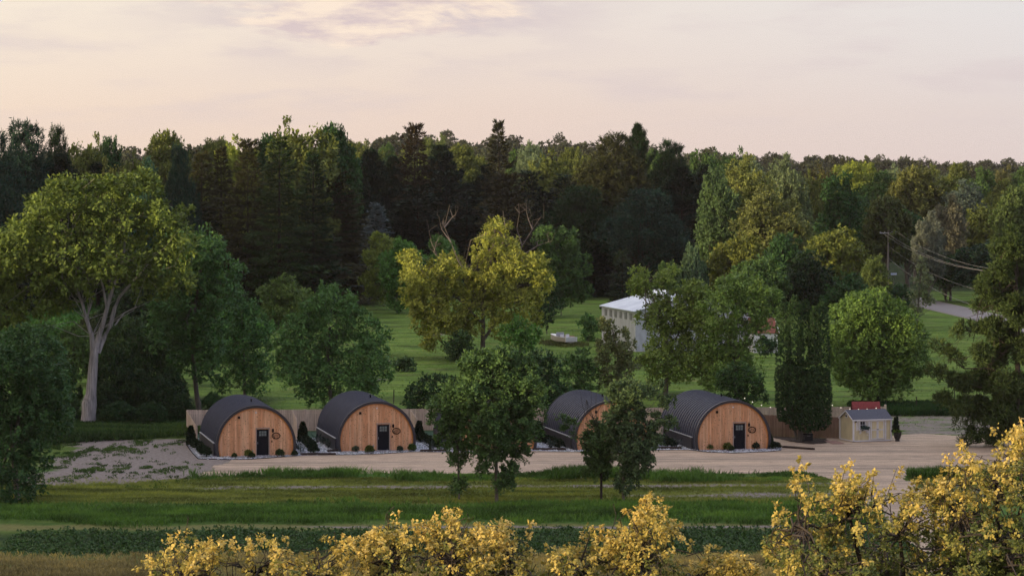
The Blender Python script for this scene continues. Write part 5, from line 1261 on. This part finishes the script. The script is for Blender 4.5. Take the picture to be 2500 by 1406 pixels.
    m = MB(); m.box((-.02, ym, 2.02), (.04, .34, .30)); gv = m.build('gable_vent', WHITE, e)
    m = MB(); m.box((-.045, ym, 2.02), (.02, .20, .17)); m.build('louver', DOORM, gv)
shed()


def hut(name, label, g, ang, Wd, Dp, He, Hr, wm, rm, extra=None):
    e = empty(name, (g[0], g[1], 0.0), ang, label, 'hut'); ym = Dp / 2
    m = MB(); v = [(0, 0, 0), (Wd, 0, 0), (Wd, Dp, 0), (0, Dp, 0), (0, 0, He), (Wd, 0, He), (Wd, Dp, He), (0, Dp, He), (0, ym, Hr), (Wd, ym, Hr)]
    m.add(v, [(0, 1, 5, 4), (2, 3, 7, 6), (1, 2, 6, 9, 5), (3, 0, 4, 8, 7)]); m.build('wall', wm, e)
    m = MB(); o = .15
    k = (Hr - He) / ym
    for s_ in (0, 1):
        y0, y1 = (-o, ym) if s_ == 0 else (Dp + o, ym); z0 = He - o * k + .03; z1 = Hr + .03
        v = [(-o, y0, z0), (Wd + o, y0, z0), (Wd + o, y1, z1), (-o, y1, z1)]; v += [(p[0], p[1], p[2] + .06) for p in v]
        m.add(v, [(0, 1, 2, 3), (4, 7, 6, 5), (0, 4, 5, 1), (1, 5, 6, 2), (2, 6, 7, 3), (3, 7, 4, 0)])
    m.build('roof', rm, e); return e


g = PX(2084, 1040, 246.5); hut('playhouse', 'little hut with dark red shingle roof tucked behind the shed', (g[0], 245.6), R(2), 2.05, 1.5, 1.62, 2.50, FENCER, REDSH)
g = PX(1850, 862, 350); e = hut('white_hut', 'small white outbuilding with rusty red roof', (g[0] - .6, 349.0), R(4), 2.9, 6.5, 2.35, 3.9, WHITE, RUST)
for zz in (0,):
    m = MB(); m.tube([np.array([3.06, -.15, 2.35]), np.array([3.06, 3.25, 3.98])], .06, 4); m.build('rake_board', WHITE, e)


# ------------------------------------------------------------------ white metal barn, boat
def barn():
    p0 = np.array([11.1, 365.0]); u = np.array([.248, -.969]); ang = math.atan2(u[1], u[0])
    e = empty('metal_barn', (p0[0], p0[1], 0.0), ang, 'white metal barn with pale blue roof half hidden by spreading trees', 'barn')
    Lb, Wb, He, Hr = 14.5, 14.5, 4.75, 6.65         # local x along the long wall, local y across the barn
    m = MB(); v = []
    for x in (0, Lb):
        v += [(x, 0, 0), (x, Wb, 0), (x, Wb, He), (x, Wb / 2, Hr), (x, 0, He)]
    m.add(v, [(0, 1, 2, 3, 4), (9, 8, 7, 6, 5), (0, 4, 9, 5), (1, 6, 7, 2)]); m.build('wall', BARNWL, e)
    m = MB(); o = .25; k = (Hr - He) / (Wb / 2)
    for (y0, y1) in ((-o, Wb / 2), (Wb + o, Wb / 2)):
        z0 = He - o * k + .04; z1 = Hr + .04
        v = [(-o, y0, z0), (Lb + o, y0, z0), (Lb + o, y1, z1), (-o, y1, z1)]; v += [(p[0], p[1], p[2] + .10) for p in v]
        m.add(v, [(0, 1, 2, 3), (4, 7, 6, 5), (0, 4, 5, 1), (1, 5, 6, 2), (2, 6, 7, 3), (3, 7, 4, 0)])
    m.build('roof', BARNR, e)
    for i in range(6):
        m = MB(); m.box((1.9 + i * 2.15, -.03, 4.10), (.95, .06, .80)); m.build('light_panel', SKYL, e)
    m = MB(); m.tube([(5.2, -.1, 3.2), (5.2, -.25, 3.2), (5.2, -.3, 3.05)], [.05, .08, .14], 8); m.build('lamp', GREYM, e)
BARNWL = plank_mat('barn_wall_metal', (.50, .52, .57), (.57, .59, .64), .92, 0, .22, axis=0, lo=.95)
barn()


def boat():
    b = PX(1386, 841, 364); X, Y = b[0] - .1, 362.5
    e = empty('motor_boat', (X + .5, Y, .25), R(30), 'old pale motor boat with reddish side left in the meadow weeds', 'boat')
    n = 9; v = []; f = []; Lh = 4.9
    for i in range(n):                       # local y along the hull, stern at 0
        t = i / (n - 1); hw = .92 * (1 - t ** 2.6) ** .8 * (.92 + .08 * sin(pi * t)) + .015; sh = .78 + .22 * t * t; kl = .05 + .5 * max(0, t - .6) ** 1.5 * 1.8
        v += [(-hw, t * Lh, sh), (-hw * .80, t * Lh, kl + .18), (0, t * Lh, kl), (hw * .80, t * Lh, kl + .18), (hw, t * Lh, sh), (hw * .80, t * Lh, sh + .02), (hw * .62, t * Lh, max(kl + .22, .28)), (-hw * .62, t * Lh, max(kl + .22, .28)), (-hw * .80, t * Lh, sh + .02)]
    for i in range(n - 1):
        for k_ in range(9): f.append((i * 9 + k_, i * 9 + (k_ + 1) % 9, (i + 1) * 9 + (k_ + 1) % 9, (i + 1) * 9 + k_))
    f.append((0, 1, 2, 3, 4, 5, 6, 7, 8)); m = MB(); m.add(v, f, False); m.build('hull', simple('boat_shell', (.50, .47, .45), .5, var=.15, scale=2), e)
    m = MB(); m.box((0, .03 - .06, .52), (1.66, .07, .58)); m.build('transom', WHITE, e)
    m = MB(); m.add([(-.45, 3.0, .95), (.45, 3.0, .95), (.12, 4.5, 1.02), (-.12, 4.5, 1.02), (-.7, 2.6, .86), (.7, 2.6, .86), (.30, 4.55, .99), (-.30, 4.55, .99)], [(0, 1, 2, 3), (4, 5, 1, 0), (5, 6, 2, 1), (6, 7, 3, 2), (7, 4, 0, 3)]); m.build('foredeck', WHITE, e)
    m = MB(); m.add([(-.62, 2.55, .86), (.62, 2.55, .86), (.52, 2.7, 1.28), (-.52, 2.7, 1.28), (-.62, 2.58, .86), (.62, 2.58, .86), (.52, 2.73, 1.28), (-.52, 2.73, 1.28)], [(0, 1, 2, 3), (7, 6, 5, 4), (0, 4, 5, 1), (3, 2, 6, 7), (0, 3, 7, 4), (1, 5, 6, 2)]); m.build('windshield', GREYM, e)
    for x in (-.38, .40):
        m = MB(); m.box((x, 1.3, .62), (.46, .5, .10)); m.box((x, 1.55, .85), (.46, .10, .46)); m.build('seat', WHITE, e)
    m = MB(); m.box((.02, .45, .70), (1.35, .45, .12)); m.build('bench', WHITE, e)
    m = MB(); m.box((.86, 1.9, .84), (.16, 2.6, .05)); m.build('side_deck', simple('faded_red', (.30, .12, .09), .7, var=.3), e)
boat()

# ------------------------------------------------------------------ road, poles, wires
m = MB(); rd = []
cl = [(76, 260), (72.5, 340), (69.5, 420), (66.0, 470), (62, 520), (55, 600), (40, 760)]
for i, (x, y) in enumerate(cl):
    j0, j1 = cl[max(i - 1, 0)], cl[min(i + 1, len(cl) - 1)]; d = np.array([j1[0] - j0[0], j1[1] - j0[1]], float); d /= np.linalg.norm(d); nn = np.array([-d[1], d[0]]); rd.append((x, y, nn))
def strip(name, off0, off1, z, mat):
    m = MB(); v = []
    for x, y, nn in rd:
        zz = float(terrain(x, y)) + z
        v += [(x + nn[0] * off0, y + nn[1] * off0, zz), (x + nn[0] * off1, y + nn[1] * off1, zz)]
    m.add(v, [(2 * i, 2 * i + 1, 2 * i + 3, 2 * i + 2) for i in range(len(rd) - 1)]); return tag(m.build(name, mat), kind='structure')
strip('road_shoulder', 3.7, -3.7, .03, simple('shoulder_gravel', (.28, .25, .21), 1, var=.2, scale=.8))
strip('road', 3.0, -3.0, .06, simple('asphalt_worn', (.26, .235, .23), .9, var=.12, scale=.5))


def upole(label, X, Y, H, wires=True, rz=0.0):
    z = float(terrain(X, Y)); e = empty('utility_pole', (X, Y, z), rz, label, 'utility pole', 'utility poles along the road')
    m = MB(); m.tube([(0, 0, -.3), (0.02, 0, H * .5), (.1, 0, H)], [.19, .17, .14], 10); m.build('pole', POLE, e)
    m = MB(); m.box((.05, -.16, H - .55), (2.75, .11, .14)); ca = m.build('crossarm', simple('grey_crossarm', (.42, .42, .44), .8), e)
    for x in (-1.25, -.55, .65, 1.3):
        m = MB(); m.tube([(x, -.16, H - .48), (x, -.16, H - .38), (x, -.16, H - .28)], [.05, .07, .04], 7); m.build('insulator', GREYM, ca)
    return e
upole('grey wooden utility pole with pale crossarm by the road', 60.9, 478, 11.6)
upole('distant utility pole mostly sunk behind green treetops', 67.5, 541, 10.6)
upole('utility pole hidden past the leaning pine', 53.6, 300, 11.6)
m_e = empty('power_line', (60.9, 478, 11.3), 0, 'overhead wires sagging from the pale crossarm towards the leaning pine', 'power line')
org = np.array([60.9, 478, 11.3])
for x0, x1, z0, z1 in [(-1.25, -1.25, 11.3, 11.3), (-.55, -.55, 11.3, 11.25), (1.3, 1.3, 11.3, 11.3), (0, 0, 9.0, 8.6), (0, 0, 7.0, 6.6)]:
    a = np.array([60.95 + x0, 477.8, z0]); b = np.array([53.6 + x1, 300, z1]); pts = []
    for i in range(15):
        t = i / 14; q = a + (b - a) * t; q[2] -= 2.2 * 4 * t * (1 - t) * .8; pts.append(q - org)
    m = MB(); m.tube(pts, .014 if z0 > 8 else .02, 4); m.build('wire', WIREM, m_e)
    a = np.array([67.5 + x0, 541, z0 - 1.0]); b = np.array([60.95 + x0, 477.8, z0]); pts = [a + (b - a) * t - np.array([0, 0, 1.0 * 4 * t * (1 - t)]) - org for t in np.linspace(0, 1, 8)]
    m = MB(); m.tube(pts, .02, 4); m.build('wire', WIREM, m_e)
e = empty('road_sign', tuple([*PX(2182, 667, 470)[:2], 0.0]), 0, 'small pale blue sign blade standing beyond the leafy mound', 'sign')
m = MB(); m.tube([(0, 0, 0), (0, 0, 4.5)], .05, 6); m.build('post', POLE, e)
m = MB(); m.box((0, -.06, 4.72), (.95, .03, .36)); m.build('sign_panel', simple('sign_pale_blue', (.45, .52, .72), .5, var=.15, scale=6), e)

for i, (x, y, h, l) in enumerate([(2237, 1006, 1.4, 'thin wire-fence post on the meadow east of the cream shed'), (2330, 975, 1.3, 'thin wire-fence post seen between pine boughs'), (961, 985, 1.3, 'thin wire-fence post behind the second cabin roof')]):
    g = GX(x, y); m = MB(); m.tube([(g[0], g[1], 0), (g[0] + .03, g[1], h)], .05, 5); m.box((g[0] + .03, g[1], h - .05), (.10, .10, .06)); tag(m.build('farm_post', BARKD), l, 'post', 'old wire-fence posts')

# ------------------------------------------------------------------ things by the shed
e = empty('plant_pot', (*GX(2191, 1077)[:2], 0.0), 0, 'large black urn with upright conifer and lime-green trailing plant', 'planter')
m = MB(); m.tube([(0, 0, 0), (0, 0, .08), (0, 0, .14), (0, 0, .30), (0, 0, .60), (0, 0, .72), (0, 0, .78)], [.17, .20, .16, .26, .34, .32, .36], 20); m.build('pot', POT, e)
rg = np.random.RandomState(8); t = rg.uniform(0, 1, 260); th = rg.uniform(0, 6.28, 260); r = .22 * (1 - t * .75) * (1 + .25 * np.sin(t * 22))
link('conifer', cloud_mesh('conifer', [leaf_cloud(rg, np.stack([np.cos(th) * r - .12, np.sin(th) * r, .75 + t * 1.15], 1), np.stack([np.cos(th), np.sin(th), .4 + 0 * th], 1), .08, 4, 3, .09, .05)]), NEEDLE, e, (.015, .030, .015))
P = np.stack([rg.uniform(-.3, .32, 30), rg.uniform(-.3, -.1, 30), rg.uniform(.74, .92, 30)], 1)
link('trailing_plant', cloud_mesh('trailing_plant', [leaf_cloud(rg, P, np.tile([0, -.4, .8], (30, 1)), .1, 4, 3, .09, .06)]), LEAF, e, (.14, .24, .03))
poly_sheet('mulch_ground', [GX(1876, 1065.5), GX(1905, 1073), GX(1945, 1081), GX(1985, 1084.5), GX(2015, 1082), GX(2024, 1076), GX(2015, 1071), GX(1950, 1068)], .045, MULCH, .12, .3, 4)
g = GX(2036, 1080); e = empty('paver_pad', (g[0], g[1], 0), R(10), 'small pad of brick-coloured pavers at the shed\'s near corner', 'paving')
for i in range(4):
    for j in range(3): m = MB(); m.box((-.36 + i * .24, -.9 + j * .85, .035), (.23, .83, .05)); m.build('paver', PAVER, e)
g = GX(1972, 1076); e = empty('storage_bin', (g[0], g[1], 0.0), R(8), 'dark square storage bin on the mulch beside the arborvitae trunk', 'bin')
m = MB(); m.box((0, 0, .27), (.72, .6, .54)); m.build('body', POT, e); m = MB(); m.box((0, 0, .57), (.78, .66, .06)); m.build('lid', BLACK, e); m = MB(); m.box((0, -.335, .44), (.26, .02, .03)); m.build('handle', GREYM, e)

# string lights
def string(label, pts, D, group='string lights'):
    P = [PX(x, y, D) for x, y in pts]; o = P[0]; e = empty('string_light', tuple(o), 0, label, 'string light', group)
    m = MB(); ext = []
    for i in range(len(P) - 1):
        for t in (0, .33, .66): q = P[i] + (P[i + 1] - P[i]) * t - o; q[2] += .09 - .03 * sin(pi * t); ext.append(q)
    ext.append(P[-1] - o + np.array([0, 0, .09])); m.tube(ext, .010, 4); m.build('cord', BLACK, e)
    for p in P:
        q = p - o; m = MB(); m.tube([q + np.array([0, 0, .05]), q + np.array([0, 0, .02]), q - np.array([0, 0, .02]), q - np.array([0, 0, .045])], [.02, .042, .042, .012], 8); m.build('bulb', BULB, e)
string('drooping string of warm bulbs above the fifth cabin', [(1818, 972), (1837, 981), (1859, 989), (1881, 994)], 240.5)
string('string of warm bulbs dipping over the red-roofed hut', [(2032, 989), (2053, 995), (2075, 998), (2096, 999), (2117, 998.6), (2139, 996)], 243.5)

# fallen limbs by the gnarled tree
for pts, l in [([(212, 1052), (209, 1062), (205, 1070)], 'short pale fallen stick below the hollow trunk'), ([(228, 1036), (240, 1044), (250, 1050)], 'pale fallen branch resting against the hollow trunk'), ([(410, 1085), (440, 1081), (458, 1078)], 'dark thin branch lying on the bare dirt')]:
    P = [GX(x, y) + np.array([0, 0, .06]) for x, y in pts]; m = MB(); m.tube(P, [.06, .05, .03], 5); m.tube([P[1], P[1] + np.array([.3, .2, .25])], [.03, .01], 5); tag(m.build('fallen_branch', DEAD), l, 'branch')


# ------------------------------------------------------------------ undergrowth, grasses, crops
def blades(name, label, cat, n, xr, yr, h, wd, color, keep=None, seed=1, tuft=3, lean=.35, mat=None, quad=False, h_fn=None):
    rg = np.random.RandomState(seed); X = rg.uniform(*xr, n); Y = rg.uniform(*yr, n)
    if keep is not None: k_ = keep(X, Y) > rg.uniform(0, 1, n); X = X[k_]; Y = Y[k_]
    n = len(X); Z = terrain(X, Y); V = []; A = []
    for t in range(tuft):
        th = rg.uniform(0, 6.28, n); hh = rg.uniform(.5, 1.2, n) * h
        if h_fn is not None: hh = hh * h_fn(X, Y)
        ln = rg.normal(size=(n, 2)) * lean * hh[:, None]
        b = np.stack([X + rg.normal(size=n) * .08, Y + rg.normal(size=n) * .08, Z], 1); s = np.stack([np.cos(th), np.sin(th), np.zeros(n)], 1) * wd / 2
        tip = b + np.concatenate([ln, hh[:, None]], 1); mid = b + np.concatenate([ln * .35, hh[:, None] * .55], 1)
        V.append(np.stack([b, mid + s, tip, mid - s], 1).reshape(-1, 3)); A.append(np.repeat(np.clip(rg.uniform(0, .45, n) + 1.5 * (fbm(X / 3.5, Y / 1.4) - .32) + .5 * (fbm(X / 12, Y / 4) - .5), 0, 1), 4))
    v = np.concatenate(V); me = np_mesh(name, v, quads=np.arange(len(v)).reshape(-1, 4), attr={'v': np.concatenate(A)})
    o = link(name, me, mat or LEAF, None, color); tag(o, label, cat, kind='stuff'); return o


nog = lambda X, Y: (a_gravel(X, Y) < .4) * 1.0
blades('tall_grass', 'tall dark green grass strip under the young trees', 'grass', 60000, (-38, 30), (180.5, 197.5), .40, .06, (.095, .19, .040), lambda X, Y: a_lush(X, Y) * nog(X, Y) * (.25 + smooth(.3, .6, fbm(X / 4, Y / 4))), 1, h_fn=lambda X, Y: .5 + fbm(X / 5, Y / 5))
blades('verge_grass', 'uneven tall grass fringe along the gravel', 'grass', 30000, (-24, 42), (207.5, 215), .42, .06, (.10, .20, .042), lambda X, Y: a_lush(X, Y) * nog(X, Y) * smooth(.35, .55, fbm(X / 5 + 2, Y / 3)), 2, h_fn=lambda X, Y: .3 + 1.5 * smooth(.35, .7, fbm(X / 6 + 1, Y / 6)))
blades('mown_grass', 'thin yellowish mown grass', 'grass', 60000, (-38, 42), (195, 211), .14, .05, (.20, .235, .058), lambda X, Y: nog(X, Y) * (1 - .9 * np.clip(a_soil(X, Y) * 1.4, 0, 1)), 3)
blades('dry_grass', 'tawny dry grass along the bottom edge', 'grass', 34000, (-32, 22), (157, 171), .30, .05, (.34, .29, .13), lambda X, Y: a_dry(X, Y), 4)
blades('weeds', 'patchy weeds creeping over the bare dirt', 'weeds', 42000, (-38, -20), (204, 243), .15, .07, (.055, .105, .026), lambda X, Y: .55 * smooth(.50, .66, fbm(X / .9, Y / 2.2)) * (.4 + smooth(.4, .6, fbm(X / 6, Y / 6 + 4))) * (1 - .8 * (a_gravel(X, Y) > .5)) * (X < -23.0 - (Y > 222) * 3.2), 5)
blades('meadow_grass', 'short rough meadow grass behind the cabins', 'grass', 16000, (-40, 60), (250, 400), .12, .08, (.13, .22, .042), None, 6, tuft=2)
blades('ditch_weeds', 'rough tawny weeds behind the board fence', 'weeds', 6000, (23, 31.5), (251.5, 257), .55, .06, (.13, .12, .045), None, 7)
blades('ditch_grass', 'dark tall weeds along the old wire fence', 'weeds', 12000, (31, 60), (262, 272), .7, .10, (.022, .060, .018), None, 8)
blades('fence_weeds', 'dark weeds behind the long board fence', 'weeds', 16000, (-26, 20), (248.5, 253), .9, .10, (.022, .045, .014), None, 9)
blades('boat_weeds', 'straw-coloured weeds round the old boat', 'weeds', 1700, (2.6, 10.5), (357, 373), .42, .09, (.085, .10, .040), lambda X, Y: smooth(3.6, 1.2, np.hypot((X - 6.2 + (Y - 364) * .2) * 1.0, (Y - 364.5) * .45)), 10)
# soybean-like crop rows: leafy tufts
rg = np.random.RandomState(12); rows = np.arange(169.4, 181.6, .55); P = []
for y in rows:
    n = 430; x = rg.uniform(-30, 32, n); yy = y + rg.normal(size=n) * .09; P.append(np.stack([x, yy, np.full(n, .07)], 1))
P = np.concatenate(P); k_ = (a_crop(P[:, 0], P[:, 1]) > rg.uniform(.15, .75, len(P))) & (a_gravel(P[:, 0], P[:, 1]) < .4); P = P[k_]
tag(link('crop_leaves', cloud_mesh('crop_leaves', [leaf_cloud(rg, P, np.tile([0, 0, 1.0], (len(P), 1)), .16, 3, 3, .14, .10, .3, .3, 1.0)]), LEAF, None, (.050, .105, .034)), 'dark leafy crop rows at the bottom of the slope', 'crops', kind='stuff')
rows = np.arange(330, 470, 1.6); P = []
for y in rows:
    n = 260; x = rg.uniform(-75, -32, n) ; P.append(np.stack([x, y + rg.normal(size=n) * .25 + (x + 50) * .25, np.full(n, .3)], 1))
P = np.concatenate(P)
tag(link('field_leaves', cloud_mesh('field_leaves', [leaf_cloud(rg, P, np.tile([0, 0, 1.0], (len(P), 1)), .7, 3, 3, .5, .35, .3, .2, 1.0)]), LEAF, None, (.085, .20, .045)), 'bright leafy field rows behind the gnarled tree', 'crops', kind='stuff')
# low undergrowth under the west trees
blades('ground_weeds', 'dark creeping undergrowth at the foot of the west trees', 'weeds', 26000, (-42, -24.5), (233, 262), .55, .14, (.048, .095, .028), lambda X, Y: smooth(-1.5, 1.0, Y - np.interp(X, [-42, -36, -31, -27, -24.5], [232, 237, 240.5, 243, 246]) + edge_noise(X, Y, 3) * 4), 11)

# thicket of shrubs behind and between the west trees
for i, (x, D, yt, wp, p, c, l) in enumerate([
    (280, 262, 850, 130, 'bush', (.020, .042, .016), 'dark thicket shrub between gnarled trunk and shaggy tree'), (350, 268, 835, 120, 'bush2', (.022, .045, .018), 'dark arching thicket shrub west of the shaggy trunk'),
    (410, 262, 900, 110, 'bush', (.018, .038, .014), 'dark low shrub under the shaggy tree'), (140, 262, 880, 130, 'bush2', (.036, .075, .022), 'green shrub behind the hollow trunk foot'),
    (60, 285, 835, 150, 'bush', (.050, .10, .028), 'bright bush behind the dark bushy tree'), (180, 300, 800, 120, 'bush', (.052, .09, .026), 'yellow-green bush seen past the pale trunk'),
    (100, 310, 790, 130, 'bush2', (.055, .115, .028), 'fresh green bush edging the leafy field'), (320, 300, 780, 150, 'bush2', (.030, .055, .020), 'dusky tall bush behind the forked trunk'), (520, 262, 985, 70, 'bush', (.030, .070, .022), 'low shrub at the shaggy tree\'s foot'),
    (400, 300, 790, 150, 'bush', (.026, .050, .020), 'dusky bush behind the shaggy tree'), (230, 330, 770, 120, 'bush', (.045, .060, .022), 'olive bush at the leafy field\'s corner'),
    (255, 257, 935, 100, 'bush', (.020, .040, .015), 'dark bush at the hollow trunk\'s fence side'), (325, 258, 905, 130, 'bush2', (.018, .036, .014), 'broad dark bush in the middle of the west thicket'), (395, 256, 925, 120, 'bush', (.016, .034, .013), 'dark bush one step from the fence corner'), (438, 254, 965, 80, 'bush2', (.018, .038, .014), 'small dark bush touching the fence corner'), (160, 255, 960, 90, 'bush2', (.030, .060, .020), 'small green bush on the far side of the hollow trunk'), (290, 252, 985, 90, 'bush', (.022, .050, .018), 'low leafy bush in front of the west thicket'), (370, 251, 990, 90, 'bush2', (.020, .044, .016), 'low dark bush bordering the bare dirt'),
    (300, 310, 700, 150, 'low', (.020, .036, .014), 'tall shaded tree in the gap behind the forked trunk'), (420, 320, 660, 150, 'low2', (.018, .034, .014), 'tall shaded tree behind the shaggy tree'), (350, 350, 640, 130, 'low', (.024, .040, .016), 'dim leafy tree deep behind the gnarled tree')]):
    T('shrub', p, x, D, yt, wp, c, l, 'thicket around the west trees')

# ------------------------------------------------------------------ evening air
m = MB(); m.box((0, 1700, 24.5), (4400, 4700, 53)); hz = m.build('haze', None)
hm = bpy.data.materials.new('evening_haze'); hm.use_nodes = True; ht = NT(hm.node_tree); ht.n.clear()
pv = ht.add('ShaderNodeVolumePrincipled', ins={'Color': (.86, .78, .84, 1), 'Density': .00003, 'Anisotropy': .0}); ho = ht.add('ShaderNodeOutputMaterial'); ht.l.new(pv.outputs[0], ho.inputs['Volume'])
hz.data.materials.clear(); hz.data.materials.append(hm); tag(hz, 'thin lilac evening haze over the whole valley', 'haze', kind='stuff')
print('faces', sum(len(o.data.polygons) for o in bpy.data.objects if o.type == 'MESH'), 'objects', len(bpy.data.objects))
